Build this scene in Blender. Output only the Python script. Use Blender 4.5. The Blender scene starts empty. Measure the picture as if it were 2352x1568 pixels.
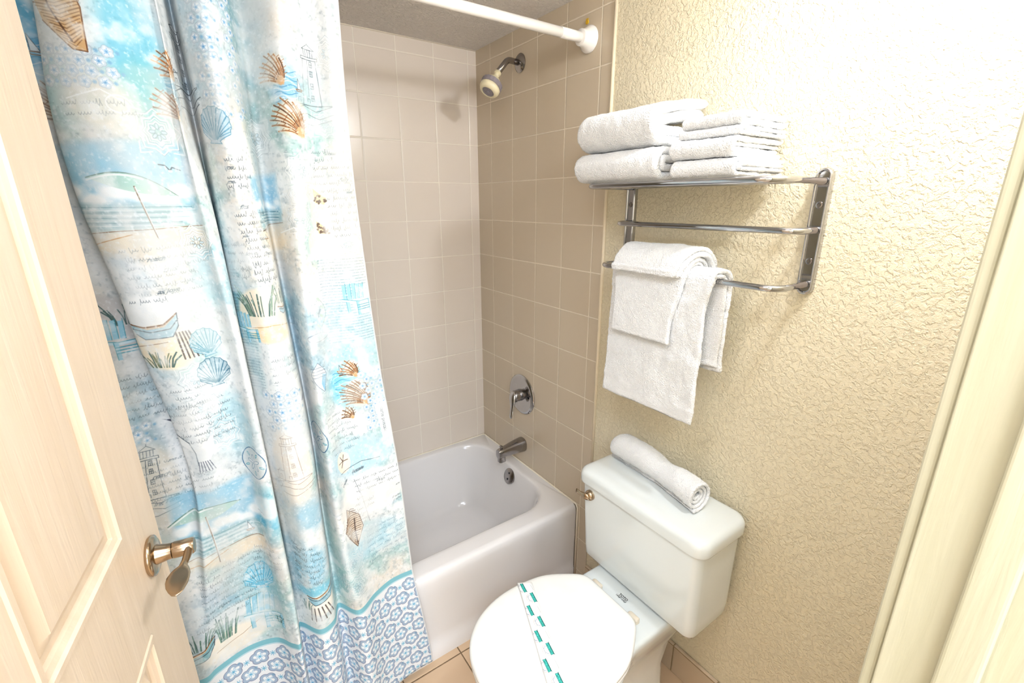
import bpy, bmesh, math, random
import numpy as np
from mathutils import Vector, Matrix, noise
random.seed(7)
scene = bpy.context.scene
col = scene.collection

# ---------------------------------------------------------------- camera
cam_data = bpy.data.cameras.new('camera')
cam_data.sensor_width = 36.0
cam_data.lens = 16.1018
cam_data.clip_start = 0.02
cam = bpy.data.objects.new('camera', cam_data)
col.objects.link(cam)
_r = Vector((0.8224850, -0.5687778, -0.0031951))
_d = Vector((-0.1674124, -0.2367116, -0.9570479))
_f = Vector((0.5435913, 0.7876925, -0.2899122))
cam.matrix_world = Matrix(((_r.x, -_d.x, -_f.x, -1.08944),
                           (_r.y, -_d.y, -_f.y, -1.83188),
                           (_r.z, -_d.z, -_f.z, 1.49364),
                           (0, 0, 0, 1)))
scene.camera = cam

# ---------------------------------------------------------------- world, exposure, lamps
world = bpy.data.worlds.new('world'); scene.world = world
world.use_nodes = True
world.node_tree.nodes['Background'].inputs[0].default_value = (0.9, 0.95, 1.0, 1)
world.node_tree.nodes['Background'].inputs[1].default_value = 0.25
scene.view_settings.view_transform = 'Standard'
scene.view_settings.look = 'None'
scene.view_settings.gamma = 1.0
scene.view_settings.use_curve_mapping = False
scene.view_settings.exposure = 0.0

def area(name, loc, target, sx, sy, power, colr):
    L = bpy.data.lights.new(name, 'AREA'); L.shape = 'RECTANGLE'; L.size = sx; L.size_y = sy
    L.energy = power; L.color = colr
    o = bpy.data.objects.new(name, L); col.objects.link(o); o.location = loc
    d = Vector(target) - Vector(loc)
    o.rotation_euler = d.to_track_quat('-Z', 'Y').to_euler()
    return o
# unseen fill lights added under the hall ceiling and the bathroom ceiling
area('hall_ceiling_fill', (-1.15, -2.55, 2.42), (-1.0, -2.3, 0.6), 0.8, 1.0, 50, (0.88, 0.99, 1.14))
# broad fill light added at the far end of the hall, through an invented window
area('hall_end_fill', (-1.0, -3.76, 1.45), (-0.85, 0, 1.15), 1.2, 1.3, 30, (0.88, 1.0, 1.18))
area('bathroom_ceiling_fill', (-1.05, -1.50, 2.075), (-0.85, -1.40, 0), 0.40, 0.50, 8.5, (0.92, 0.99, 1.12))  # soft fill added to brighten the bathroom, out of view
VANITY_POWER = 21.0

# ---------------------------------------------------------------- helpers
def lin(r, g, b):
    f = lambda c: (c / 255 / 12.92) if c / 255 <= .04045 else ((c / 255 + .055) / 1.055) ** 2.4
    return (f(r), f(g), f(b), 1.0)

def tag(o, label=None, cat=None, group=None, kind=None):
    if label: o['label'] = label
    if cat: o['category'] = cat
    if group: o['group'] = group
    if kind: o['kind'] = kind
    return o

def empty(name, loc, rz=0):
    o = bpy.data.objects.new(name, None); col.objects.link(o)
    o.location = loc; o.rotation_euler = (0, 0, rz); o.empty_display_size = .05
    return o

def mo(name, V, F, mat, parent=None, smooth=True, sharp=None):
    """one mesh object; vertices are in world space (children are moved into the parent's space)"""
    me = bpy.data.meshes.new(name)
    me.from_pydata([tuple(v) for v in V], [], [tuple(f) for f in F])
    me.update()
    o = bpy.data.objects.new(name, me); col.objects.link(o)
    if mat: me.materials.append(mat)
    if smooth:
        me.polygons.foreach_set('use_smooth', [True] * len(me.polygons))
        if sharp is not None:
            bm = bmesh.new(); bm.from_mesh(me)
            for e in bm.edges:
                if len(e.link_faces) == 2 and e.calc_face_angle(0) > sharp: e.smooth = False
            bm.to_mesh(me); bm.free()
    if parent is not None:
        bpy.context.view_layer.update()
        M = parent.matrix_world.inverted()
        me.transform(M)
        o.parent = parent
    return o

def fixn(o):
    bm = bmesh.new(); bm.from_mesh(o.data)
    bmesh.ops.recalc_face_normals(bm, faces=bm.faces); bm.to_mesh(o.data); bm.free(); return o

def recenter(o):
    """put a parentless mesh's origin at the bottom centre of its bounds"""
    co = np.array([v.co[:] for v in o.data.vertices]); lo = co.min(0); hi = co.max(0)
    c = Vector(((lo[0] + hi[0]) / 2, (lo[1] + hi[1]) / 2, lo[2]))
    o.data.transform(Matrix.Translation(-c)); o.location = c
    return o

def merge(*parts):
    V = []; F = []
    for v, f in parts:
        n = len(V); V += list(v); F += [tuple(i + n for i in q) for q in f]
    return V, F

def box(x0, x1, y0, y1, z0, z1):
    V = [(x0, y0, z0), (x1, y0, z0), (x1, y1, z0), (x0, y1, z0), (x0, y0, z1), (x1, y0, z1), (x1, y1, z1), (x0, y1, z1)]
    F = [(0, 3, 2, 1), (4, 5, 6, 7), (0, 1, 5, 4), (1, 2, 6, 5), (2, 3, 7, 6), (3, 0, 4, 7)]
    return V, F

def bevel(o, w, seg=3, angle=.6):
    m = o.modifiers.new('bevel', 'BEVEL'); m.width = w; m.segments = seg; m.limit_method = 'ANGLE'; m.angle_limit = angle
    m.harden_normals = False
    return o

def subsurf(o, n=2):
    m = o.modifiers.new('sub', 'SUBSURF'); m.levels = n; m.render_levels = n; return o

def solid(o, t, off=-1):
    m = o.modifiers.new('solid', 'SOLIDIFY'); m.thickness = t; m.offset = off; return o

def loft(rings, cap0=True, cap1=True, closed=True):
    V = []; F = []; n = len(rings[0])
    for r in rings: V += [tuple(p) for p in r]
    for k in range(len(rings) - 1):
        for i in range(n if closed else n - 1):
            j = (i + 1) % n
            F.append((k * n + i, k * n + j, (k + 1) * n + j, (k + 1) * n + i))
    if cap0:
        c = len(V); V.append(tuple(np.mean(np.array(rings[0]), 0)))
        for i in range(n): F.append((c, (i + 1) % n, i))
    if cap1:
        c = len(V); V.append(tuple(np.mean(np.array(rings[-1]), 0))); b = (len(rings) - 1) * n
        for i in range(n): F.append((c, b + i, b + (i + 1) % n))
    return V, F

def rrect(x0, x1, y0, y1, r, z, n=8, m=6):
    """rounded rectangle ring, n points per corner, m per side"""
    P = []
    cs = [(x1 - r, y1 - r, 0), (x0 + r, y1 - r, 90), (x0 + r, y0 + r, 180), (x1 - r, y0 + r, 270)]
    for k, (cx, cy, a0) in enumerate(cs):
        for i in range(n + 1):
            a = math.radians(a0 + 90 * i / n)
            P.append((cx + r * math.cos(a), cy + r * math.sin(a), z))
        nx = cs[(k + 1) % 4]; a = math.radians(nx[2])
        q = (nx[0] + r * math.cos(a), nx[1] + r * math.sin(a), z); p = P[-1]
        for i in range(1, m):
            t = i / m; P.append((p[0] + (q[0] - p[0]) * t, p[1] + (q[1] - p[1]) * t, z))
    return P

def tube(path, rad, n=16, caps=True, closed=False):
    path = [Vector(p) for p in path]; N = len(path)
    if not hasattr(rad, '__len__'): rad = [rad] * N
    rings = []
    t0 = (path[1] - path[0]).normalized()
    up = Vector((0, 0, 1)) if abs(t0.z) < .9 else Vector((1, 0, 0))
    u = t0.cross(up).normalized()
    for i in range(N):
        if closed: t = (path[(i + 1) % N] - path[i - 1]).normalized()
        else: t = (path[min(i + 1, N - 1)] - path[max(i - 1, 0)]).normalized()
        u = (u - t * u.dot(t)).normalized(); v = t.cross(u)
        rings.append([path[i] + (u * math.cos(2 * math.pi * k / n) + v * math.sin(2 * math.pi * k / n)) * rad[i] for k in range(n)])
    if closed:
        rings.append(rings[0]); return loft(rings, False, False)
    return loft(rings, caps, caps)

def lathe(prof, origin, axis, n=32):
    """prof: (distance along the axis, radius)"""
    o = Vector(origin); a = Vector(axis).normalized()
    up = Vector((0, 0, 1)) if abs(a.z) < .9 else Vector((1, 0, 0))
    u = a.cross(up).normalized(); v = a.cross(u)
    rings = [[o + a * d + (u * math.cos(2 * math.pi * k / n) + v * math.sin(2 * math.pi * k / n)) * max(r, 1e-5) for k in range(n)] for d, r in prof]
    return loft(rings, True, True)

def arc_path(pts, r, seg=8):
    """polyline with rounded corners"""
    pts = [Vector(p) for p in pts]; out = [pts[0]]
    for i in range(1, len(pts) - 1):
        a = (pts[i - 1] - pts[i]).normalized(); b = (pts[i + 1] - pts[i]).normalized()
        ang = a.angle(b); d = r / math.tan(ang / 2)
        p0 = pts[i] + a * d; p1 = pts[i] + b * d
        cdir = (a + b).normalized(); cc = pts[i] + cdir * (r / math.sin(ang / 2))
        for k in range(seg + 1):
            t = k / seg
            q = (p0 - cc).lerp(p1 - cc, t)
            out.append(cc + q.normalized() * r)
    out.append(pts[-1])
    return out

# ---------------------------------------------------------------- materials
def newmat(name):
    m = bpy.data.materials.new(name); m.use_nodes = True
    nt = m.node_tree; b = nt.nodes['Principled BSDF']
    return m, nt, b

def noisemix(nt, c1, c2, scale, detail=3, lo=.35, hi=.65, vec=None):
    n = nt.nodes.new('ShaderNodeTexNoise'); n.inputs['Scale'].default_value = scale; n.inputs['Detail'].default_value = detail
    r = nt.nodes.new('ShaderNodeValToRGB'); r.color_ramp.elements[0].position = lo; r.color_ramp.elements[1].position = hi
    r.color_ramp.elements[0].color = c1; r.color_ramp.elements[1].color = c2
    if vec is None:
        tc = nt.nodes.new('ShaderNodeTexCoord'); vec = tc.outputs['Object']
    nt.links.new(vec, n.inputs['Vector']); nt.links.new(n.outputs['Fac'], r.inputs[0])
    return r.outputs[0]

def bumpnode(nt, b, hsock, strength, dist=.001, prev=None):
    bp = nt.nodes.new('ShaderNodeBump'); bp.inputs['Strength'].default_value = strength; bp.inputs['Distance'].default_value = dist
    nt.links.new(hsock, bp.inputs['Height'])
    if prev: nt.links.new(prev.outputs[0], bp.inputs['Normal'])
    nt.links.new(bp.outputs[0], b.inputs['Normal']); return bp

def simple(name, c, rough=.5, metal=0, coat=0, c2=None, scale=20, bump=0, bscale=200):
    m, nt, b = newmat(name)
    b.inputs['Roughness'].default_value = rough; b.inputs['Metallic'].default_value = metal
    if 'Coat Weight' in b.inputs: b.inputs['Coat Weight'].default_value = coat
    c2 = c2 or tuple(min(1, x * 1.04) for x in c[:3]) + (1,)
    nt.links.new(noisemix(nt, c, c2, scale), b.inputs['Base Color'])
    if bump:
        n = nt.nodes.new('ShaderNodeTexNoise'); n.inputs['Scale'].default_value = bscale; n.inputs['Detail'].default_value = 3
        tc = nt.nodes.new('ShaderNodeTexCoord'); nt.links.new(tc.outputs['Object'], n.inputs['Vector'])
        bumpnode(nt, b, n.outputs['Fac'], bump)
    return m

def math_(nt, op, a, b=None, c=None):
    n = nt.nodes.new('ShaderNodeMath'); n.operation = op
    for i, s in enumerate((a, b, c)):
        if s is None: continue
        if isinstance(s, (int, float)): n.inputs[i].default_value = s
        else: nt.links.new(s, n.inputs[i])
    return n.outputs[0]

def tile_mat(name, ua, va, u0, v0, size, tile, tile2, grout, gw=.0018, rough=.22, gbump=.5):
    """square tiles in object space: ua/va are axis letters, (u0, v0) one grout crossing"""
    m, nt, b = newmat(name); L = nt.links
    tc = nt.nodes.new('ShaderNodeTexCoord'); sp = nt.nodes.new('ShaderNodeSeparateXYZ'); L.new(tc.outputs['Object'], sp.inputs[0])
    ds = []; ids = []
    for ax, o in ((ua, u0), (va, v0)):
        t = math_(nt, 'DIVIDE', math_(nt, 'SUBTRACT', sp.outputs[ax], o), size)
        fr = math_(nt, 'FRACT', math_(nt, 'ADD', t, 1000.0)); ids.append(math_(nt, 'FLOOR', t))
        ds.append(math_(nt, 'MULTIPLY', math_(nt, 'MINIMUM', fr, math_(nt, 'SUBTRACT', 1.0, fr)), size))
    d = math_(nt, 'MINIMUM', ds[0], ds[1])
    # wavering grout edge
    nz = nt.nodes.new('ShaderNodeTexNoise'); nz.inputs['Scale'].default_value = 60; L.new(tc.outputs['Object'], nz.inputs['Vector'])
    d = math_(nt, 'ADD', d, math_(nt, 'MULTIPLY', math_(nt, 'SUBTRACT', nz.outputs['Fac'], .5), gw * .7))
    mr = nt.nodes.new('ShaderNodeMapRange'); mr.inputs['From Min'].default_value = gw * .6; mr.inputs['From Max'].default_value = gw * 1.2
    L.new(d, mr.inputs['Value'])
    cmb = nt.nodes.new('ShaderNodeCombineXYZ'); L.new(ids[0], cmb.inputs[0]); L.new(ids[1], cmb.inputs[1])
    wn = nt.nodes.new('ShaderNodeTexWhiteNoise'); wn.noise_dimensions = '3D'; L.new(cmb.outputs[0], wn.inputs['Vector'])
    n2 = nt.nodes.new('ShaderNodeTexNoise'); n2.inputs['Scale'].default_value = 9; n2.inputs['Detail'].default_value = 4; L.new(tc.outputs['Object'], n2.inputs['Vector'])
    f = math_(nt, 'ADD', math_(nt, 'MULTIPLY', wn.outputs['Value'], .5), math_(nt, 'MULTIPLY', n2.outputs['Fac'], .5))
    mx = nt.nodes.new('ShaderNodeMix'); mx.data_type = 'RGBA'; L.new(f, mx.inputs[0]); mx.inputs[6].default_value = tile; mx.inputs[7].default_value = tile2
    mg = nt.nodes.new('ShaderNodeMix'); mg.data_type = 'RGBA'; L.new(mr.outputs[0], mg.inputs[0]); mg.inputs[6].default_value = grout; L.new(mx.outputs[2], mg.inputs[7])
    L.new(mg.outputs[2], b.inputs['Base Color'])
    rr = nt.nodes.new('ShaderNodeMapRange'); L.new(mr.outputs[0], rr.inputs['Value']); rr.inputs['To Min'].default_value = .9; rr.inputs['To Max'].default_value = rough
    L.new(rr.outputs[0], b.inputs['Roughness'])
    mb = nt.nodes.new('ShaderNodeMapRange'); mb.interpolation_type = 'SMOOTHSTEP'; mb.inputs['From Min'].default_value = 0; mb.inputs['From Max'].default_value = gw * 2.2; L.new(d, mb.inputs['Value'])
    b1 = bumpnode(nt, b, mb.outputs[0], gbump, .002)
    bumpnode(nt, b, n2.outputs['Fac'], .12, .004, b1)
    return m

def knock_mat(name, c, c2, strength=.55, scale=62, rough=.62):
    """painted orange-peel / knock-down plaster"""
    m, nt, b = newmat(name); L = nt.links
    tc = nt.nodes.new('ShaderNodeTexCoord')
    n = nt.nodes.new('ShaderNodeTexNoise'); n.inputs['Scale'].default_value = scale; n.inputs['Detail'].default_value = 4.5; n.inputs['Roughness'].default_value = .55; n.inputs['Distortion'].default_value = .5
    L.new(tc.outputs['Object'], n.inputs['Vector'])
    mr = nt.nodes.new('ShaderNodeMapRange'); mr.interpolation_type = 'SMOOTHSTEP'; mr.inputs['From Min'].default_value = .43; mr.inputs['From Max'].default_value = .57; L.new(n.outputs['Fac'], mr.inputs['Value'])
    n3 = nt.nodes.new('ShaderNodeTexNoise'); n3.inputs['Scale'].default_value = scale * 3.5; n3.inputs['Detail'].default_value = 3; L.new(tc.outputs['Object'], n3.inputs['Vector'])
    h = math_(nt, 'ADD', mr.outputs[0], math_(nt, 'MULTIPLY', n3.outputs['Fac'], .55))
    L.new(noisemix(nt, c, c2, 2.5, 2), b.inputs['Base Color'])
    b.inputs['Roughness'].default_value = rough
    bumpnode(nt, b, h, strength, .0035)
    return m

def towel_mat():
    m, nt, b = newmat('white_terry'); L = nt.links
    tc = nt.nodes.new('ShaderNodeTexCoord')
    L.new(noisemix(nt, lin(246, 246, 246), lin(250, 250, 250), 40), b.inputs['Base Color'])
    b.inputs['Roughness'].default_value = .95
    if 'Sheen Weight' in b.inputs: b.inputs['Sheen Weight'].default_value = .3
    v = nt.nodes.new('ShaderNodeTexVoronoi'); v.inputs['Scale'].default_value = 420; L.new(tc.outputs['Object'], v.inputs['Vector'])
    n = nt.nodes.new('ShaderNodeTexNoise'); n.inputs['Scale'].default_value = 260; n.inputs['Detail'].default_value = 4; L.new(tc.outputs['Object'], n.inputs['Vector'])
    h = math_(nt, 'ADD', math_(nt, 'MULTIPLY', v.outputs['Distance'], .7), n.outputs['Fac'])
    bumpnode(nt, b, h, .75, .004)
    return m

def door_mat(name, c, c2, axis):
    m, nt, b = newmat(name); L = nt.links
    tc = nt.nodes.new('ShaderNodeTexCoord'); mp = nt.nodes.new('ShaderNodeMapping'); L.new(tc.outputs['Object'], mp.inputs[0])
    mp.inputs['Scale'].default_value = axis
    L.new(noisemix(nt, c, c2, 3, 3, vec=mp.outputs[0]), b.inputs['Base Color'])
    n = nt.nodes.new('ShaderNodeTexNoise'); n.inputs['Scale'].default_value = 6; n.inputs['Detail'].default_value = 5; n.inputs['Distortion'].default_value = .6; L.new(mp.outputs[0], n.inputs['Vector'])
    b.inputs['Roughness'].default_value = .42
    bumpnode(nt, b, n.outputs['Fac'], .35, .002)
    return m

M = {}
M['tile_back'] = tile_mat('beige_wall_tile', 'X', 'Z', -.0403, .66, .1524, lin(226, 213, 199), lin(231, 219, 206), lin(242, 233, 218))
M['tile_shaded'] = tile_mat('beige_wall_tile_shaded', 'Y', 'Z', -.1096, .66, .1524, lin(204, 188, 164), lin(210, 195, 172), lin(236, 224, 204))  # same tile as the back wall; grazing-light shade put into a darker colour
M['tile_base'] = tile_mat('beige_base_tile', 'Y', 'Z', -1.19, -.045, .1524, lin(200, 178, 152), lin(210, 190, 165), lin(150, 128, 98), .002)
M['floor'] = tile_mat('tan_floor_tile', 'X', 'Y', -.552, -.735, .2032, lin(214, 182, 148), lin(224, 194, 160), lin(120, 96, 70), .0022, .35)
M['wall'] = knock_mat('cream_textured_paint', lin(233, 220, 189), lin(237, 225, 196), .62, 96)
M['ceil'] = knock_mat('grey_textured_ceiling', lin(238, 230, 222), lin(243, 236, 229), .9, 90, .8)
M['hall'] = simple('hall_paint', lin(232, 226, 212), .7)
M['door'] = door_mat('cream_door_paint', lin(222, 200, 174), lin(228, 207, 183), (18, 18, 1.2))
M['trim'] = door_mat('cream_trim_paint', lin(196, 190, 162), lin(206, 200, 174), (20, 20, 1.2))
M['bull'] = simple('cream_bullnose', lin(240, 224, 196), .3)
M['caulk'] = simple('cream_caulk', lin(236, 224, 204), .5)
M['enamel'] = simple('white_tub_enamel', lin(236, 232, 230), .13, coat=.6, c2=lin(238, 234, 232), scale=4)
M['china'] = simple('white_vitreous_china', lin(224, 228, 226), .1, coat=.6, c2=lin(227, 231, 229), scale=4)
M['seat'] = simple('white_seat_plastic', lin(240, 238, 233), .22, coat=.3)
M['hinge'] = simple('ivory_hinge_plastic', lin(222, 210, 190), .35)
M['chrome'] = simple('polished_chrome', (.50, .50, .52, 1), .07, 1.0)
M['darkchrome'] = simple('worn_chrome', (.30, .28, .28, 1), .17, 1.0, c2=(.37, .35, .34, 1))
M['brass'] = simple('antique_brass', (.40, .29, .19, 1), .2, 1.0, c2=(.46, .35, .24, 1))
M['black'] = simple('dark_slot', lin(30, 28, 28), .5)
M['white_metal'] = simple('white_enamelled_rod', lin(243, 238, 232), .25)
M['cream_plastic'] = simple('cream_shower_plastic', lin(238, 226, 190), .3)
M['grey_plastic'] = simple('grey_shower_plastic', lin(140, 132, 138), .35)
M['yellow'] = simple('yellow_plug', lin(225, 180, 40), .5)
M['towel'] = towel_mat()
M['ink'] = simple('black_ink', lin(25, 22, 20), .6)

# ---------------------------------------------------------------- room shell
XL = -1.52; ZC = 2.085; ZS = 2.085; YF = -1.7445; YO = -1.86
def struct(name, vf, mat, smooth=False):
    o = mo(name, *vf, mat, smooth=smooth); return tag(o, kind='structure')
struct('floor', box(XL - .1, .1, -3.9, .1, -.1, 0), M['floor'])
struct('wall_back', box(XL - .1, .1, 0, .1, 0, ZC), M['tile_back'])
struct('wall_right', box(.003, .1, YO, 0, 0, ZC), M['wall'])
tag(struct('wall_right.001', box(-.0005, .0035, -.768, 0, 0, ZS), M['tile_shaded']), kind='structure')
struct('wall_left', box(XL - .1, XL, YO, 0, 0, ZC), M['wall'])
struct('ceiling', box(XL - .1, .1, YO, .1, ZC, 2.54), M['ceil'])
XJ = -.53; XH = -1.352; DH = 2.0
struct('wall_front', merge(box(XJ + .018, .003, YO, YF, 0, ZC), box(XL, XH - .018, YO, YF, 0, ZC), box(XH - .018, XJ + .018, YO, YF, DH + .018, ZC)), M['wall'])
# hall beyond the doorway
struct('wall_hall', merge(box(XL - .2, .25, -3.9, -3.8, 0, 2.44), box(XL - .2, XL - .1, -3.8, YO, 0, 2.44), box(.15, .25, -3.8, YO, 0, 2.44)), M['hall'])
struct('ceiling_hall', box(XL - .2, .25, -3.9, YO, 2.44, 2.54), M['hall'])
struct('fill_light_frame', merge(box(-1.65, -1.60, -3.80, -3.77, .75, 2.15), box(-.40, -.35, -3.80, -3.77, .75, 2.15), box(-1.65, -.35, -3.80, -3.77, .75, .80), box(-1.65, -.35, -3.80, -3.77, 2.10, 2.15), box(-1.02, -.98, -3.80, -3.775, .80, 2.10)), M['trim'])  # made-up window frame, built to go with the hall-end fill light
# door frame: jamb with its stop, casings on both sides of the wall
def jamb(sgn, xj):
    a = lambda x0, x1: (min(xj + sgn * x0, xj + sgn * x1), max(xj + sgn * x0, xj + sgn * x1))
    x0, x1 = a(0, .018); s0, s1 = a(-.012, 0); c0, c1 = a(.006, .062)
    return x0, x1, s0, s1, c0, c1
x0, x1, s0, s1, c0, c1 = jamb(1, XJ)
o = struct('trim_1', box(x0, x1, YO, YF, 0, DH), M['trim']); bevel(o, .002)
o = struct('trim_2', box(s0, s1, -1.8185, -1.7885, 0, DH), M['trim']); bevel(o, .0035)
o = struct('trim_3', box(c0, c1, YF, YF + .0125, 0, DH + .06), M['trim']); bevel(o, .004)
o = struct('trim_4', box(c0, c1, YO - .0125, YO, 0, DH + .06), M['trim']); bevel(o, .004)
x0, x1, s0, s1, c0, c1 = jamb(-1, XH)
o = struct('trim_5', box(x0, x1, YO, YF, 0, DH), M['trim']); bevel(o, .002)
o = struct('trim_6', box(c0, c1, YO - .0125, YO, 0, DH + .06), M['trim']); bevel(o, .004)
o = struct('trim_7', box(XH, XJ, YO, YF, DH, DH + .018), M['trim']); bevel(o, .002)
# cream bullnose edging where the tile meets the painted wall, tile base along the wall, grout beads
struct('trim_8', tube([(.001, -.7705, .37), (.001, -.7705, ZC)], .0052, 10), M['bull'], True)
o = struct('trim_9', box(-.010, .003, -1.742, -.772, 0, .112), M['tile_base']); bevel(o, .004)
def bead(name, pts, r=.0042):
    return struct(name, tube(pts, r, 8), M['caulk'], True)
bead('trim_10', [(XL, -.002, .353), (-.01, -.002, .353), (-.003, -.01, .353), (-.003, -.70, .353), (-.003, -.709, .34), (-.003, -.710, .0)])
bead('trim_11', [(XL, -.0015, ZS), (-.001, -.0015, ZS)], .003)

# ---------------------------------------------------------------- door
HX, HY, HZ = -1.226, -1.0, .95
dd = Vector((.1535, .988, 0)).normalized(); nn = Vector((dd.y, -dd.x, 0))
S0, S1 = -.748, .0635; DT = .035
door = empty('door_1', (HX + dd.x * S0 - nn.x * DT / 2, HY + dd.y * S0 - nn.y * DT / 2, .008))
tag(door, kind='structure')
panels = []
for sa, sb in ((-.322, -.072), (-.65, -.40)):
    for za, zb in ((.24, .865), (1.035, 1.62), (1.71, 1.89)):
        panels.append((sa, sb, za, zb))
offs = [0, .0025, .010, .0125, .019, .0215, .030, .0325, .0425, .0450, .052]
def dprof(d):
    if d <= 0: return 0
    k = [(0, 0), (.0025, .0022), (.010, .0024), (.0125, -.0012), (.019, -.0042), (.0215, -.0082), (.030, -.0084), (.0325, -.0070), (.0425, -.0030), (.0450, -.0014), (.052, -.001)]
    for (a, ha), (b_, hb) in zip(k, k[1:]):
        if d <= b_: return ha + (hb - ha) * (d - a) / (b_ - a)
    return k[-1][1]
us = sorted({round(x, 5) for p in panels for x in [p[0] + q for q in offs] + [p[1] - q for q in offs]} | {S0, S1})
vs = sorted({round(x, 5) for p in panels for x in [p[2] + q for q in offs] + [p[3] - q for q in offs]} | {.008, 1.993})
def dpt(s, z, o): return (HX + dd.x * s + nn.x * o, HY + dd.y * s + nn.y * o, z)
V = []; F = []; nu, nv = len(us), len(vs)
for face, sg in ((0, 1), (1, -1)):
    for z in vs:
        for s in us:
            h = 0
            for (a, b_, c_, e_) in panels:
                h = min(h, 9) + 0
                d = min(s - a, b_ - s, z - c_, e_ - z)
                if d > 1e-6: h = dprof(d)
            V.append(dpt(s, z, h if face == 0 else -DT - h))
for face in (0, 1):
    b0 = face * nu * nv
    for j in range(nv - 1):
        for i in range(nu - 1):
            q = (b0 + j * nu + i, b0 + j * nu + i + 1, b0 + (j + 1) * nu + i + 1, b0 + (j + 1) * nu + i)
            F.append(q if face else q[::-1])
N1 = nu * nv
for j in range(nv - 1):
    for i, rv in ((0, 1), (nu - 1, 0)):
        q = (j * nu + i, (j + 1) * nu + i, N1 + (j + 1) * nu + i, N1 + j * nu + i); F.append(q if rv else q[::-1])
for i in range(nu - 1):
    for j, rv in ((0, 0), (nv - 1, 1)):
        q = (j * nu + i, j * nu + i + 1, N1 + j * nu + i + 1, N1 + j * nu + i); F.append(q if rv else q[::-1])
slab = fixn(mo('door_slab', V, F, M['door'], door, sharp=.3))
# lever handle
def dv(s, z, o): return Vector(dpt(s, z, o))
hd = mo('door_handle', *lathe([(-.0005, .030), (.003, .0325), (.006, .032), (.009, .027), (.0095, .016), (.016, .0145), (.024, .0128), (.030, .0125)], dv(0, HZ, 0), nn, 40), M['brass'], door, sharp=.9)
mo('handle_neck', *lathe([(.0302, .0118), (.0312, .0129), (.033, .0133), (.058, .0133), (.0605, .0115), (.061, 0)], dv(0, HZ, 0), nn, 32), M['brass'], hd, sharp=.9)
rings = []
for (s, zc, oo, hw, th) in ((.009, .950, .0545, .0055, .009), (-.008, .950, .0540, .0060, .0085), (-.020, .948, .0530, .0058, .006), (-.030, .946, .0515, .0055, .0038), (-.039, .9445, .0495, .0060, .0028), (-.045, .944, .0480, .0100, .0024), (-.052, .944, .0475, .0130, .0022), (-.062, .9445, .0475, .0155, .002), (-.074, .945, .0480, .0158, .002), (-.086, .945, .0490, .0140, .002), (-.096, .9445, .0498, .0100, .002), (-.103, .944, .0500, .0055, .0016), (-.105, .944, .0500, .0005, .0006)):
    rings.append([dv(s, zc + th * math.sin(a) + (.10 * hw * math.cos(a) ** 2 if s < -.04 else 0), oo + hw * math.cos(a)) for a in [2 * math.pi * k / 24 for k in range(24)]])
fixn(mo('handle_lever', *loft(rings), M['brass'], hd))
lp = [dpt(S1 + .0003, z, o_) for z, o_ in ((.92, -.005), (.92, -.03), (.98, -.03), (.98, -.005))] + [dpt(S1 + .0015, z, o_) for z, o_ in ((.92, -.005), (.92, -.03), (.98, -.03), (.98, -.005))]
fixn(mo('latch_plate', lp, [(0, 1, 2, 3), (7, 6, 5, 4), (0, 4, 5, 1), (1, 5, 6, 2), (2, 6, 7, 3), (3, 7, 4, 0)], M['brass'], door, smooth=False))
for hz in (.25, 1.05, 1.8):
    mo('door_hinge', *tube([dpt(S0 - .004, hz - .045, .004), dpt(S0 - .004, hz + .045, .004)], .0055, 12), M['brass'], door, sharp=.9)

# ---------------------------------------------------------------- bathtub
tub = empty('bathtub', (-.76, -.354, 0))
tag(tub, 'white enamelled alcove bathtub with rolled rim below the beige tile', 'bathtub')
TX0, TX1, TY0, TY1, TZ = -1.515, -.006, -.708, -.005, .354
NC, NS = 10, 10
def rr(x0, x1, y0, y1, r, z): return rrect(x0, x1, y0, y1, r, z, NC, NS)
rings = [rr(TX0, TX1, TY0, TY1, .004, 0.0), rr(TX0, TX1, TY0, TY1, .004, .052)]
rings += [rr(TX0, TX1, TY0 + .003, TY1, .004, .056), rr(TX0, TX1, TY0 + .0035, TY1, .004, .10), rr(TX0, TX1, TY0 + .002, TY1, .004, .25)]
rings += [rr(TX0, TX1, TY0, TY1, .006, TZ - .035)]
for a in (20, 40, 60, 80, 90):
    t = math.radians(a); k = .022 * (1 - math.cos(t)); rings.append(rr(TX0, TX1, TY0 + k, TY1, .008 + k * .3, TZ - .022 + .022 * math.sin(t)))
def inner(ins, z, r=None):
    r = r if r else max(.05, .135 - ins * .3)
    return rr(-1.44 + ins * 1.1, -.058 - ins * .75, -.622 + ins * .8, -.038 - ins * .6, r, z)
rings += [inner(-.028, TZ + .0005, .15), inner(-.012, TZ, .145), inner(-.003, TZ - .003), inner(.003, TZ - .010), inner(.008, TZ - .025), inner(.02, TZ - .07), inner(.05, TZ - .16), inner(.085, .135), inner(.105, .095), inner(.13, .072), inner(.17, .062), inner(.22, .059)]
mo('tub_basin', *loft(rings, False, True), M['enamel'], tub, sharp=.9)
# recessed apron field corner line: shallow raised band round the front panel
def apron(y, s):
    pts = []
    xa, xb, za, zb, r = TX0 + .06, -.062, .085, .315, .07
    for cx, cz, a0 in ((xb - r, za + r, -90), (xb - .03, zb - .03, 0), (xa + .03, zb - .03, 90), (xa + r, za + r, 180)):
        rad = r if cz < .2 else .03
        for k in range(9):
            a = math.radians(a0 + 90 * k / 8); pts.append((cx + rad * math.cos(a), y, cz + rad * math.sin(a)))
    return pts
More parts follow.
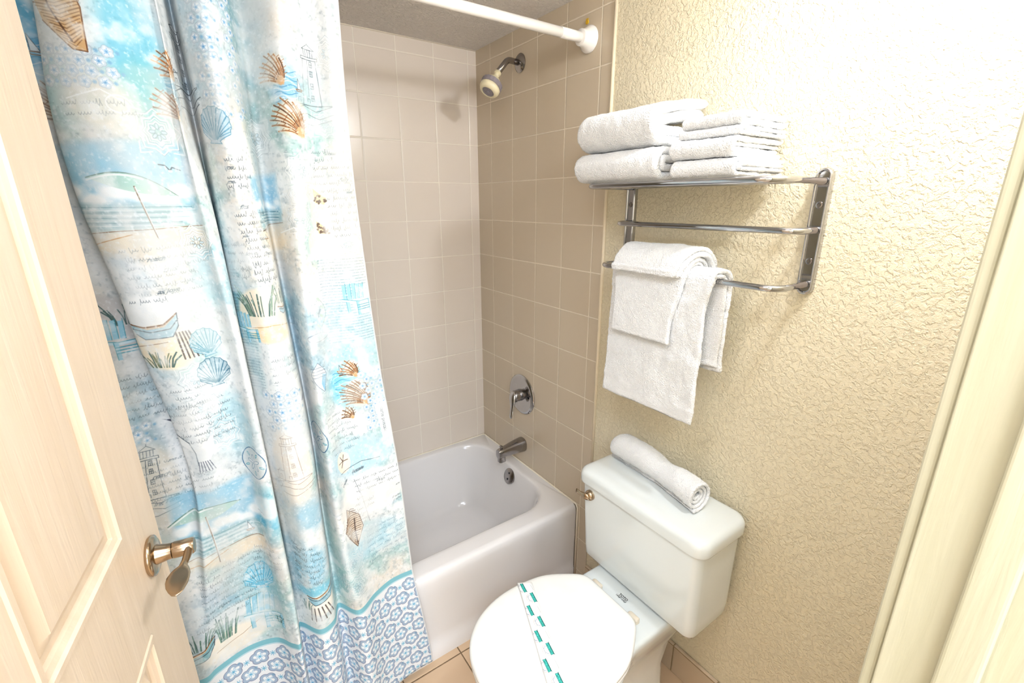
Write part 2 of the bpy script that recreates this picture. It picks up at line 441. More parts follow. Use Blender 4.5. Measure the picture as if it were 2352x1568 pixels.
# overflow plate, screws, drain
ovn = Vector((-.93, 0, .36)).normalized(); ovc = Vector((-.071, -.333, .307))
op = mo('overflow_plate', *lathe([(-.004, .035), (.004, .0355), (.007, .032), (.0075, 0)], ovc, ovn, 36), M['darkchrome'], tub, sharp=.8)
for k in (-1, 1):
    p = ovc + ovn * .0075 + Vector((ovn.z, 0, -ovn.x)) * .014 * k
    mo('screw', *lathe([(0, .0045), (.0015, .0042), (.002, 0)], p, ovn, 14), M['black'], op, sharp=.8)
dr = mo('drain', *lathe([(0, .032), (.003, .031), (.003, .022), (.001, .020), (.001, 0)], (-.225, -.375, .0605), (0, 0, 1), 32), M['darkchrome'], tub, sharp=.8)
mo('drain_stopper', *lathe([(0, .017), (.006, .018), (.009, .014), (.010, 0)], (-.225, -.375, .062), (0, 0, 1), 24), M['darkchrome'], dr, sharp=.8)

# ---------------------------------------------------------------- plumbing on the tiled wall
sh = empty('wall_shower', (0, -.314, 1.974))
tag(sh, 'dark metal bent shower arm carrying a cream and grey ball shower head', 'shower')
mo('escutcheon', *lathe([(0, .031), (.003, .0315), (.008, .026), (.012, .018), (.0125, 0)], (-.001, -.314, 1.974), (-1, 0, 0), 36), M['darkchrome'], sh, sharp=.8)
arm = arc_path([(-.004, -.314, 1.974), (-.058, -.316, 1.976), (-.106, -.322, 1.926)], .030, 8)
mo('shower_arm', *tube(arm, .0102, 18), M['darkchrome'], sh)
A0 = Vector((-.102, -.321, 1.930)); AX = Vector((-.56, -.10, -.80)).normalized()
mo('swivel_collar', *lathe([(0, .0115), (.004, .0125), (.008, .0125), (.010, .0095), (.018, .0092), (.022, .0125), (.024, .0125), (.030, .016)], A0, AX, 28), M['cream_plastic'], sh, sharp=.7)
hb = mo('head_body', *lathe([(.026, .013), (.031, .021), (.040, .029), (.044, .0335), (.046, .035)], A0, AX, 40), M['cream_plastic'], sh, sharp=.8)
# ribbed grey ring
n = 72; rings = []
u = AX.cross(Vector((0, 0, 1))).normalized(); w = AX.cross(u)
for d, r in ((.0455, .034), (.047, .0365), (.062, .0375), (.064, .0355)):
    rings.append([A0 + AX * d + (u * math.cos(2 * math.pi * k / n) + w * math.sin(2 * math.pi * k / n)) * (r + (.0013 if (k // 2) % 2 and .0355 < r else 0)) for k in range(n)])
mo('grip_ring', *loft(rings), M['grey_plastic'], hb, sharp=.6)
mo('head_rim', *lathe([(.0635, .034), (.066, .0365), (.074, .036), (.081, .0325), (.085, .027), (.0852, .022), (.083, .0215)], A0, AX, 44), M['cream_plastic'], hb, sharp=.9)
fp = mo('spray_face', *lathe([(.083, .0217), (.0845, .0205), (.0835, .015), (.0850, .0145), (.0850, .012), (.0835, .0115), (.0835, .006), (.0865, .0055), (.087, 0)], A0, AX, 40), M['grey_plastic'], hb, sharp=.5)
for k in range(16):
    a = 2 * math.pi * k / 16
    mo('spray_nozzle', *lathe([(0, .0009), (.0012, .0008), (.0013, 0)], A0 + AX * .0840 + (u * math.cos(a) + w * math.sin(a)) * .0178, AX, 8), M['chrome'], fp)

vl = empty('shower_valve', (0, -.333, .692))
tag(vl, 'round chrome mixer plate with a curved lever on the tiled wall', 'faucet')
VC = Vector((-.001, -.333, .692))
mo('valve_plate', *lathe([(0, .089), (.004, .0895), (.009, .085), (.011, .078), (.009, .070), (.011, .050), (.013, .030), (.013, 0)], VC, (-1, 0, 0), 56), M['chrome'], vl, sharp=.8)
mo('valve_hub', *lathe([(.012, .027), (.030, .025), (.045, .021), (.052, .016), (.054, 0)], VC, (-1, 0, 0), 36), M['darkchrome'], vl, sharp=.8)
for k in (-1, 1):
    mo('screw', *lathe([(.0125, .0055), (.0145, .005), (.015, 0)], VC + Vector((0, -.010 + k * .042, -.022 * k - .02)), (-1, 0, 0), 14), M['black'], vl)
rings = []
for (y, z, x, hw, th) in ((-.331, .715, -.044, .010, .008), (-.333, .700, -.052, .020, .010), (-.335, .685, -.056, .021, .010), (-.338, .665, -.058, .017, .008), (-.342, .648, -.062, .0125, .006), (-.346, .630, -.068, .0105, .005), (-.349, .615, -.073, .010, .0045), (-.350, .606, -.075, .008, .004), (-.3505, .602, -.075, .002, .002)):
    rings.append([(x + th * math.sin(a), y + hw * math.cos(a), z) for a in [2 * math.pi * k / 20 for k in range(20)]])
fixn(mo('valve_lever', *loft(rings), M['chrome'], vl))

sp = empty('tub_spout', (0, -.34, .45))
tag(sp, 'dark chrome tub spout with a diverter pin above the tub corner', 'faucet')
rings = []
for x, r1, r2, zc in ((-.001, .029, .031, .452), (-.006, .030, .032, .452), (-.03, .028, .030, .452), (-.07, .024, .026, .450), (-.105, .020, .023, .447), (-.128, .018, .022, .444), (-.136, .016, .020, .443), (-.137, .012, .015, .443)):
    rings.append([(x, -.34 + r1 * math.copysign(abs(math.cos(a)) ** .75, math.cos(a)), zc + r2 * math.copysign(abs(math.sin(a)) ** .75, math.sin(a))) for a in [2 * math.pi * k / 28 for k in range(28)]])
mo('spout_body', *loft(rings), M['darkchrome'], sp, sharp=1.0)
mo('spout_outlet', *loft([rrect(-.134, -.100, -.354, -.326, .010, z) for z in (.448, .412, .404)] + [rrect(-.130, -.104, -.350, -.330, .008, .404)]), M['darkchrome'], sp, sharp=.8)
mo('diverter_pin', *lathe([(-.01, .004), (.008, .004), (.009, .0068), (.015, .0072), (.017, .004), (.0172, 0)], (-.120, -.34, .464), (0, 0, 1), 20), M['darkchrome'], sp, sharp=.8)

# ---------------------------------------------------------------- curtain rod
rod = empty('shower_curtain_rod', (0, -.67, 1.96))
tag(rod, 'white shower curtain rod running above the tub between tiled walls', 'curtain rod')
mo('rod_tube', *tube([(-.02, -.67, 1.96), (-.6, -.67, 1.9595), (-1.0, -.67, 1.9595), (XL + .02, -.67, 1.96)], .0135, 24), M['white_metal'], rod)
mo('rod_sleeve', *tube([(-.03, -.67, 1.96), (-.115, -.67, 1.96)], .0142, 24), M['white_metal'], rod)
for x, s in ((-.0015, -1), (XL, 1)):
    mo('rod_flange', *lathe([(0, .0365), (.005, .037), (.010, .034), (.016, .028), (.028, .0235), (.038, .0225), (.040, .018), (.040, 0)], (x, -.67, 1.96), (s, 0, 0), 40), M['white_metal'], rod, sharp=.7)
pl = mo('wall_plug', *merge(lathe([(0, .0065), (.002, .0065), (.0025, .0035), (.001, .003), (.001, 0)], (-.001, -.657, 2.009), (-1, 0, 0), 16), box(-.003, -.001, -.662, -.652, 2.0155, 2.018)), M['yellow'], sharp=.6)
recenter(pl); tag(pl, 'small yellow plastic wall plug in the tile above the rod flange', 'wall plug')

# ---------------------------------------------------------------- wall lamp over the basin side of the front wall
def emis(name, c, s):
    m, nt, b = newmat(name); b.inputs['Base Color'].default_value = (.9, .9, .88, 1)
    b.inputs['Emission Color'].default_value = c; b.inputs['Emission Strength'].default_value = s; return m
vlamp = empty('wall_lamp', (-.18, -1.7445, 1.985))
tag(vlamp, 'white glass globe wall lamp mounted on the front wall beside the doorway', 'lamp')
mo('backplate', *lathe([(0, .055), (.01, .055), (.016, .045), (.017, 0)], (-.18, -1.7435, 1.985), (0, 1, 0), 32), M['chrome'], vlamp, sharp=.8)
mo('lamp_arm', *tube([(-.18, -1.728, 1.985), (-.18, -1.672, 1.985)], .012, 14), M['chrome'], vlamp)
gl = [(.042 - .042 * math.cos(math.pi * k / 16), .042 * math.sin(math.pi * k / 16)) for k in range(17)]
GA = 4 * math.pi * .042 ** 2
mo('glass_globe', *lathe(gl, (-.18, -1.675, 1.985), (0, 1, 0), 32), emis('lit_opal_glass', (.92, .98, 1.08, 1), VANITY_POWER / (math.pi * GA)), vlamp)

# ---------------------------------------------------------------- text helper (letters as thin raised print)
def text_tris(s, shear=0.0, bold=0.0):
    cu = bpy.data.curves.new('t', 'FONT'); cu.body = s; cu.size = 1; cu.shear = shear; cu.align_x = 'CENTER'; cu.align_y = 'CENTER'
    cu.resolution_u = 3; cu.offset = bold
    ob = bpy.data.objects.new('t', cu); col.objects.link(ob); bpy.context.view_layer.update()
    me = bpy.data.meshes.new_from_object(ob)
    me.calc_loop_triangles()
    V = np.array([v.co[:2] for v in me.vertices]); T = [tuple(t.vertices) for t in me.loop_triangles]
    bpy.data.objects.remove(ob); bpy.data.curves.remove(cu); bpy.data.meshes.remove(me)
    return V, T
def print_text(name, s, o, ux, uy, w, mat, parent, hscale=1.0):
    V, T = text_tris(s, 0, .022); k = w / (V[:, 0].max() - V[:, 0].min())
    o = Vector(o); ux = Vector(ux).normalized(); uy = Vector(uy).normalized()
    return mo(name, [o + ux * float(v[0] * k) + uy * float(v[1] * k * hscale) for v in V], T, mat, parent, smooth=False)

# ---------------------------------------------------------------- toilet
YC = -1.137
wc = empty('toilet', (-.36, YC, 0))
tag(wc, 'white china toilet with closed lid standing beside the bathtub', 'toilet')
def wcring(z, xr, xf, wd, wo, xo, n=26, pw=2.0, xs=-.30):
    """outline: rear x xr, front x xf, deck half width wd, bowl half width wo at xo"""
    half = []
    half.append((xr, wd * .86)); half.append((xr - .004, wd * .96)); half.append((xr - .015, wd))
    for k in range(1, 8):
        x = (xr - .015) + (xs - xr + .015) * k / 7; half.append((x, wd))
    for k in range(1, 9):
        t = k / 9; s = t * t * (3 - 2 * t); half.append((xs + (xo - xs) * t, wd + (wo - wd) * s))
    for k in range(0, n):
        a = math.pi / 2 * k / n
        half.append((xo + (xf - xo) * math.sin(a), wo * math.cos(a) ** (2 / 2.15)))
    half.append((xf, 0.0))
    P = [(x, YC + w, z) for x, w in half] + [(x, YC - w, z) for x, w in reversed(half[:-1])]
    return P
R_ = []
R_.append(wcring(0.0, -.10, -.56, .095, .115, -.40))
R_.append(wcring(.02, -.10, -.56, .095, .115, -.40))
R_.append(wcring(.05, -.105, -.545, .088, .105, -.40))
R_.append(wcring(.15, -.11, -.535, .085, .098, -.40))
R_.append(wcring(.23, -.09, -.57, .090, .118, -.41))
R_.append(wcring(.29, -.04, -.635, .110, .150, -.43))
R_.append(wcring(.335, -.022, -.675, .124, .168, -.44))
R_.append(wcring(.365, -.018, -.695, .131, .176, -.45))
R_.append(wcring(.381, -.018, -.70, .132, .1785, -.45))
R_.append(wcring(.388, -.021, -.697, .129, .1755, -.45))
R_.append(wcring(.3905, -.028, -.690, .123, .169, -.45))
R_.append(wcring(.391, -.06, -.65, .10, .14, -.45))
fixn(mo('bowl', *loft(R_), M['china'], wc, sharp=1.0))
# tank
TR = []
for z, a, b_, c_, e_, r in ((.399, -.165, -.045, -.975, -1.32, .025), (.396, -.182, -.035, -.958, -1.334, .025), (.399, -.193, -.028, -.949, -1.341, .025), (.410, -.199, -.022, -.945, -1.344, .025), (.44, -.201, -.020, -.943, -1.345, .025), (.672, -.2065, -.014, -.930, -1.345, .025)):
    TR.append(rrect(a, b_, e_, c_, r, z, 8, 8))
mo('tank', *loft(TR), M['china'], wc, sharp=1.2)
LR = []
for z, i, r in ((.6665, .010, .028), (.6655, .004, .032), (.668, .001, .034), (.672, 0, .035), (.692, 0, .035), (.699, .0015, .035), (.705, .005, .034), (.7095, .011, .030), (.712, .020, .026), (.7128, .034, .02), (.7132, .07, .01)):
    LR.append(rrect(-.2145 + i, -.007 - i * .6, -1.357 + i, -.917 - i, r, z, 8, 8))
mo('tank_lid', *loft(LR), M['china'], wc, sharp=1.2)
# flush lever
fl = mo('flush_lever', *lathe([(-.001, .0165), (.006, .0165), (.011, .0145), (.016, .009), (.018, 0)], (-.206, -.974, .636), (-1, 0, 0), 24), M['brass'], wc, sharp=1.0)
rings = []
for y, z, x, h, t in ((-.985, .634, -.222, .004, .003), (-.976, .636, -.224, .0105, .0055), (-.966, .637, -.226, .0105, .006), (-.957, .638, -.228, .0085, .005), (-.950, .639, -.230, .0078, .004), (-.943, .640, -.231, .0085, .0035), (-.938, .6405, -.232, .0088, .003), (-.9372, .6405, -.232, .007, .001)):
    rings.append([(x + t * math.sin(a), y, z + h * math.cos(a)) for a in [2 * math.pi * k / 18 for k in range(18)]])
fixn(mo('lever_arm', *loft(rings), M['brass'], fl))
# seat and lid
ctrl = [(-.276, .050), (-.277, .078), (-.284, .098), (-.300, .115), (-.325, .133), (-.36, .155), (-.40, .171), (-.46, .180), (-.52, .1795), (-.575, .168), (-.625, .145), (-.665, .110), (-.690, .068), (-.7005, .028)]
full = [(-.276, 0.0)] + ctrl + [(-.7035, 0.0)] + [(x, -w) for x, w in reversed(ctrl)]
def outline(z, ins, grow=0):
    P = [Vector((x, w, 0)) for x, w in full]; n = len(P); out = []
    for i in range(n):
        p0, p1, p2, p3 = P[i - 1], P[i], P[(i + 1) % n], P[(i + 2) % n]
        for j in range(4):
            t = j / 4
            q = .5 * (2 * p1 + (p2 - p0) * t + (2 * p0 - 5 * p1 + 4 * p2 - p3) * t * t + (3 * p1 - p0 - 3 * p2 + p3) * t ** 3)
            tg = ((p2 - p0) * (1 - t) + (p3 - p1) * t).normalized()
            nrm = Vector((tg.y, -tg.x, 0))
            out.append(q + nrm * ins)
    return [(p.x, YC + p.y, z) for p in out]
test = outline(0, .05); sgn = 1 if abs(min(p[0] for p in test)) < .7 else -1
def ol(z, ins): return outline(z, ins * sgn)
mo('seat', *loft([ol(.3925, .008), ol(.394, .003), ol(.399, .000), ol(.406, .000), ol(.4095, .003), ol(.4105, .008)]), M['seat'], wc, sharp=1.0)
lid = fixn(mo('seat_lid', *loft([ol(.4125, .006), ol(.413, .001), ol(.415, -.0015), ol(.422, -.0015), ol(.427, .001), ol(.430, .006), ol(.4315, .014), ol(.4325, .03)] + [[(-.46 + (p[0] + .46) * q, YC + (p[1] - YC) * q, z) for p in ol(0, .03)] for q, z in ((.75, .4335), (.4, .4342), (.1, .4344))]), M['seat'], wc, sharp=1.0))
for s in (-1, 1):
    fixn(mo('seat_hinge', *loft([rrect(-.264, -.246, YC + s * .07 - .018, YC + s * .07 + .018, .006, z, 5, 3) for z in (.3912, .402)] + [rrect(-.262, -.249, YC + s * .07 - .015, YC + s * .07 + .015, .005, .405, 5, 3)]), M['hinge'], wc, sharp=.8))
# bolt caps on the foot
for s in (-1, 1):
    mo('bolt_cap', *lathe([(0, .016), (.008, .015), (.014, .010), (.016, 0)], (-.33, YC + s * .118, .0005), (0, 0, 1), 20), M['china'], wc)
# printing on the china
print_text('printed_mark', 'TOTO', (-.2215, YC - .004, .3918), (0, -1, 0), (1, 0, 0), .030, M['ink'], wc, 1.25)
print_text('printed_mark', '1.6Gpf / 6.0Lpf', (-.2295, YC - .002, .3918), (0, -1, 0), (1, 0, 0), .036, M['ink'], wc, 1.3)
print_text('printed_mark', 'TOTO', (-.117, -1.3362, .462), (1, 0, 0), (0, 0, 1), .025, M['ink'], wc, 1.1)

# ---------------------------------------------------------------- paper strip round the closed lid (printed)
PXM = 4000
class Canvas:
    def __init__(s, x0, x1, z0, z1, ppm, bg):
        s.x0, s.z0, s.k = x0, z0, ppm; s.w = int((x1 - x0) * ppm); s.h = int((z1 - z0) * ppm)
        s.a = np.ones((s.h, s.w, 3), np.float32) * np.array(bg, np.float32) / 255
    def box(s, x0, x1, z0, z1, pad):
        i0 = max(int((x0 - s.x0) * s.k - pad), 0); i1 = min(int((x1 - s.x0) * s.k + pad) + 1, s.w)
        j0 = max(int((z0 - s.z0) * s.k - pad), 0); j1 = min(int((z1 - s.z0) * s.k + pad) + 1, s.h)
        if i1 <= i0 or j1 <= j0: return None
        X, Z = np.meshgrid((np.arange(i0, i1) + .5) / s.k + s.x0, (np.arange(j0, j1) + .5) / s.k + s.z0)
        return i0, i1, j0, j1, X, Z
    def blend(s, b, m, c, a=1.0, mul=False):
        i0, i1, j0, j1 = b[:4]; m = (np.clip(m, 0, 1) * a)[..., None].astype(np.float32); c = np.array(c, np.float32) / 255
        R = s.a[j0:j1, i0:i1]; T = R * c if mul else c
        s.a[j0:j1, i0:i1] = R * (1 - m) + T * m
    def line(s, pts, w, c, a=1.0):
        pts = np.asarray(pts, float)
        b = s.box(pts[:, 0].min() - w, pts[:, 0].max() + w, pts[:, 1].min() - w, pts[:, 1].max() + w, 2)
        if b is None: return
        X, Z = b[4], b[5]; D = np.full(X.shape, 9.0)
        for p, q in zip(pts[:-1], pts[1:]):
            d = q - p; L = d @ d + 1e-12
            t = np.clip(((X - p[0]) * d[0] + (Z - p[1]) * d[1]) / L, 0, 1)
            D = np.minimum(D, np.hypot(X - p[0] - t * d[0], Z - p[1] - t * d[1]))
        s.blend(b, (w / 2 - D) * s.k + .5, c, a)
    def poly(s, pts, c, a=1.0, mul=False, soft=0):
        pts = np.asarray(pts, float)
        b = s.box(pts[:, 0].min(), pts[:, 0].max(), pts[:, 1].min(), pts[:, 1].max(), 2 + soft * s.k)
        if b is None: return
        X, Z = b[4], b[5]; ins = np.zeros(X.shape, bool); D = np.full(X.shape, 9.0)
        for p, q in zip(pts, np.roll(pts, -1, 0)):
            cnd = ((p[1] > Z) != (q[1] > Z)); den = q[1] - p[1] if abs(q[1] - p[1]) > 1e-12 else 1e-12
            ins ^= cnd & (X < (q[0] - p[0]) * (Z - p[1]) / den + p[0])
            d = q - p; L = d @ d + 1e-12; t = np.clip(((X - p[0]) * d[0] + (Z - p[1]) * d[1]) / L, 0, 1)
            D = np.minimum(D, np.hypot(X - p[0] - t * d[0], Z - p[1] - t * d[1]))
        sd = np.where(ins, D, -D)
        s.blend(b, sd * (1 / soft if soft else s.k) + .5, c, a, mul)
    def ell(s, x, z, rx, rz, c, a=1.0, soft=0, rot=0, mul=False):
        r = max(rx, rz); b = s.box(x - r, x + r, z - r, z + r, 3 + soft * s.k)
        if b is None: return
        X, Z = b[4] - x, b[5] - z; cr, sr = math.cos(rot), math.sin(rot)
        U = X * cr + Z * sr; W = -X * sr + Z * cr
        d = (1 - np.hypot(U / rx, W / rz)) * min(rx, rz)
        s.blend(b, d * (1 / soft if soft else s.k) + .5, c, a, mul)
    def ring(s, x, z, rx, rz, w, c, a=1.0, rot=0, a0=0, a1=360):
        t = np.radians(np.linspace(a0, a1, 28)); U = rx * np.cos(t); W = rz * np.sin(t); cr, sr = math.cos(rot), math.sin(rot)
        s.line(np.stack([x + U * cr - W * sr, z + U * sr + W * cr], 1), w, c, a)
    def tris(s, V, T, c, a=1.0):
        for t in T:
            P = V[list(t)]; b = s.box(P[:, 0].min(), P[:, 0].max(), P[:, 1].min(), P[:, 1].max(), 1)
            if b is None: continue
            X, Z = b[4], b[5]; m = np.full(X.shape, 9.0)
            ar = (P[1, 0] - P[0, 0]) * (P[2, 1] - P[0, 1]) - (P[2, 0] - P[0, 0]) * (P[1, 1] - P[0, 1])
            if abs(ar) < 1e-14: continue
            sg = 1 if ar > 0 else -1
            for i in range(3):
                p, q = P[i], P[(i + 1) % 3]; L = np.hypot(*(q - p)) + 1e-12
                m = np.minimum(m, sg * ((q[0] - p[0]) * (Z - p[1]) - (q[1] - p[1]) * (X - p[0])) / L)
            s.blend(b, m * s.k + .6, c, a)
    def text(s, txt, x, z, w, c, a=1.0, rot=0.0, shear=0.0, hs=1.0, size=None):
        V, T = text_tris(txt, shear); k = size or w / (V[:, 0].max() - V[:, 0].min()); V = V * k; V[:, 1] *= hs
        cr, sr = math.cos(rot), math.sin(rot); R = np.array([[cr, sr], [-sr, cr]])
        s.tris(V @ R + np.array([x, z]), T, c, a)
    def image(s, name):
        im = bpy.data.images.new(name, s.w, s.h)
        px = np.ones((s.h, s.w, 4), np.float32); px[..., :3] = np.clip(s.a, 0, 1)
        im.pixels.foreach_set(px.ravel()); im.pack(); return im

def image_mat(name, im, rough, weave=None):
    m, nt, b = newmat(name)
    t = nt.nodes.new('ShaderNodeTexImage'); t.image = im; t.extension = 'EXTEND'
    uv = nt.nodes.new('ShaderNodeUVMap'); uv.uv_map = 'UVMap'; nt.links.new(uv.outputs[0], t.inputs[0])
    nt.links.new(t.outputs[0], b.inputs['Base Color']); b.inputs['Roughness'].default_value = rough
    if weave:
        tc = nt.nodes.new('ShaderNodeTexCoord'); n = nt.nodes.new('ShaderNodeTexNoise'); n.inputs['Scale'].default_value = weave; n.inputs['Detail'].default_value = 2
        nt.links.new(tc.outputs['Object'], n.inputs['Vector']); bumpnode(nt, b, n.outputs['Fac'], .25, .0015)
    return m

def set_uv(o, uvs):
    me = o.data; L = me.uv_layers.new(name='UVMap')
    idx = np.empty(len(me.loops), np.int32); me.loops.foreach_get('vertex_index', idx)
    L.data.foreach_set('uv', np.asarray(uvs, np.float32)[idx].ravel())

SL, SW = .44, .042
cv = Canvas(0, SL, 0, SW, 4500, (250, 249, 246))
TEAL = (20, 150, 140)
k = 0; x = .020
while x < SL + .02:
    for r, dx, z in ((0, 0, .0290), (1, .040, .0100)):
        xc = x + dx; rot = math.radians(9)
        cr, sr = math.cos(rot), math.sin(rot)
        def T_(u, v): u, v = u * 1.62, (v - .003) * 1.5; return (xc + u * cr - v * sr, z + u * sr + v * cr)
        cv.poly([T_(-.0105, .0015), T_(.0105, .0015), T_(.0100, .0065), T_(.0118, .0078), T_(-.0118, .0078), T_(-.0100, .0065)], (0, 95, 90))
        cv.poly([T_(-.0096, .0022), T_(.0096, .0022), T_(.0093, .0062), T_(-.0093, .0062)], (70, 215, 200))
        px_, pz_ = T_(0, .0042)
        cv.text('Sani-Shield', px_, pz_, .0275, (10, 70, 70), rot=rot, hs=1.3)
        for i, ch in enumerate('SANITIZED'):
            a = math.radians(195 + i * 150 / 8); qx, qz = T_(.0068 * math.cos(a), .001 + .0068 * math.sin(a))
            cv.text(ch, qx, qz, 1, (40, 60, 110), rot=rot + a + math.pi / 2, size=.0042)
        for i, ch in enumerate('FORYOURPROTECTION'):
            a = math.radians(192 + i * 156 / 16); qx, qz = T_(.0096 * math.cos(a), .001 + .0096 * math.sin(a))
            cv.text(ch, qx, qz, 1, (170, 120, 100), rot=rot + a + math.pi / 2, size=.0026)
    cv.line([(x + .029, .034), (x + .052, .038)], .0004, (60, 60, 60)); cv.line([(x - .010, .0150), (x + .010, .0185)], .0004, (60, 60, 60))
    x += .079
cv.line([(0, .0006), (SL, .0006)], .0003, (130, 125, 120))
strip_im = cv.image('paper_strip_print')
# path over the lid: rises from under the rim, across, and down the other side
pA, pB = Vector((-.4535, -.9745, 0)), Vector((-.5830, -1.2905, 0)); sd = (pB - pA).normalized(); sw = Vector((sd.y, -sd.x, 0))
prof = []
def edge_z(t):
    L = (pB - pA).length
    return t, L
Ltot = (pB - pA).length
prof = [(-.0165, .397), (-.0175, .408), (-.017, .418), (-.0145, .427), (-.009, .4325), (0, .4345), (.04, .4362), (Ltot / 2, .4368), (Ltot - .04, .4362), (Ltot, .4345), (Ltot + .009, .4325), (Ltot + .0145, .427), (Ltot + .017, .418), (Ltot + .0165, .397)]
# denser
pr = []
for (a, b_), (c_, e_) in zip(prof, prof[1:]):
    nseg = max(1, int(abs(c_ - a) / .01))
    for i in range(nseg): pr.append((a + (c_ - a) * i / nseg, b_ + (e_ - b_) * i / nseg))
pr.append(prof[-1])
V = []; F = []; UV = []; acc = 0
for i, (t, z) in enumerate(pr):
    if i: acc += math.hypot(t - pr[i - 1][0], z - pr[i - 1][1])
    for j in range(5):
        w_ = (j / 4 - .5) * SW
        wob = .0012 * math.sin(t * 31) * math.sin(j * 1.3) if .02 < t < Ltot - .02 else 0
        p = pA + sd * t + sw * w_
        if i < 6 or i > len(pr) - 7:
            p += sd * (w_ * -.16 if i < 6 else w_ * .10)
        V.append((p.x, p.y, z + abs(wob) + .0004)); UV.append((acc / SL, 1 - j / 4))
for i in range(len(pr) - 1):
    for j in range(4):
        a = i * 5 + j; F.append((a, a + 5, a + 6, a + 1))
st = mo('paper_strip', V, F, image_mat('printed_paper', strip_im, .6)); set_uv(st, UV)
recenter(st); solid(st, .0003, 1)
tag(st, 'printed white and teal sanitary paper strip wrapped across the toilet lid', 'paper strip')

# ---------------------------------------------------------------- towel rack
YL, YR = -.877, -1.381
rack = empty('towel_rack', (0, (YL + YR) / 2, 1.30))
tag(rack, 'polished chrome wall rack with a top shelf and two towel bars', 'towel rack')
for yc in (YL, YR):
    def cap(hw, z0, z1, x):
        P = []
        for k in range(17):
            a = math.pi * k / 16; P.append((x, yc + hw * math.cos(a), z1 - hw + hw * math.sin(a)))
        for k in range(17):
            a = math.pi + math.pi * k / 16; P.append((x, yc + hw * math.cos(a), z0 + hw + hw * math.sin(a)))
        return P
    pl = fixn(mo('wall_plate', *loft([cap(.0165, 1.300, 1.560, .0028), cap(.0165, 1.300, 1.560, -.006), cap(.0150, 1.3015, 1.5585, -.0095), cap(.0125, 1.304, 1.556, -.0105), cap(.0105, 1.306, 1.554, -.0095), cap(.0095, 1.307, 1.553, -.006)]), M['chrome'], rack, sharp=.9))
    for z in (1.487, 1.372):
        mo('screw', *lathe([(0, .0072), (.0012, .0066), (.0014, .0045), (.0006, .0042), (.0006, .0026), (.0013, .0022), (.0013, 0)], (-.006, yc, z), (-1, 0, 0), 18), M['darkchrome'], pl, sharp=.6)
BR = .0068
def ubar(name, z, d, r):
    return mo(name, *tube(arc_path([(-.004, YL, z), (-d, YL, z), (-d, YR, z), (-.004, YR, z)], r, 12), BR, 18), M['chrome'], rack)
ubar('shelf_rail', 1.534, .191, .040)
ubar('towel_bar', 1.436, .070, .034)
ubar('towel_bar', 1.322, .122, .036)
for x in (-.055, -.10, -.145):
    mo('shelf_rod', *tube([(x, YL, 1.534), (x, YR, 1.534)], .0048, 12), M['chrome'], rack)

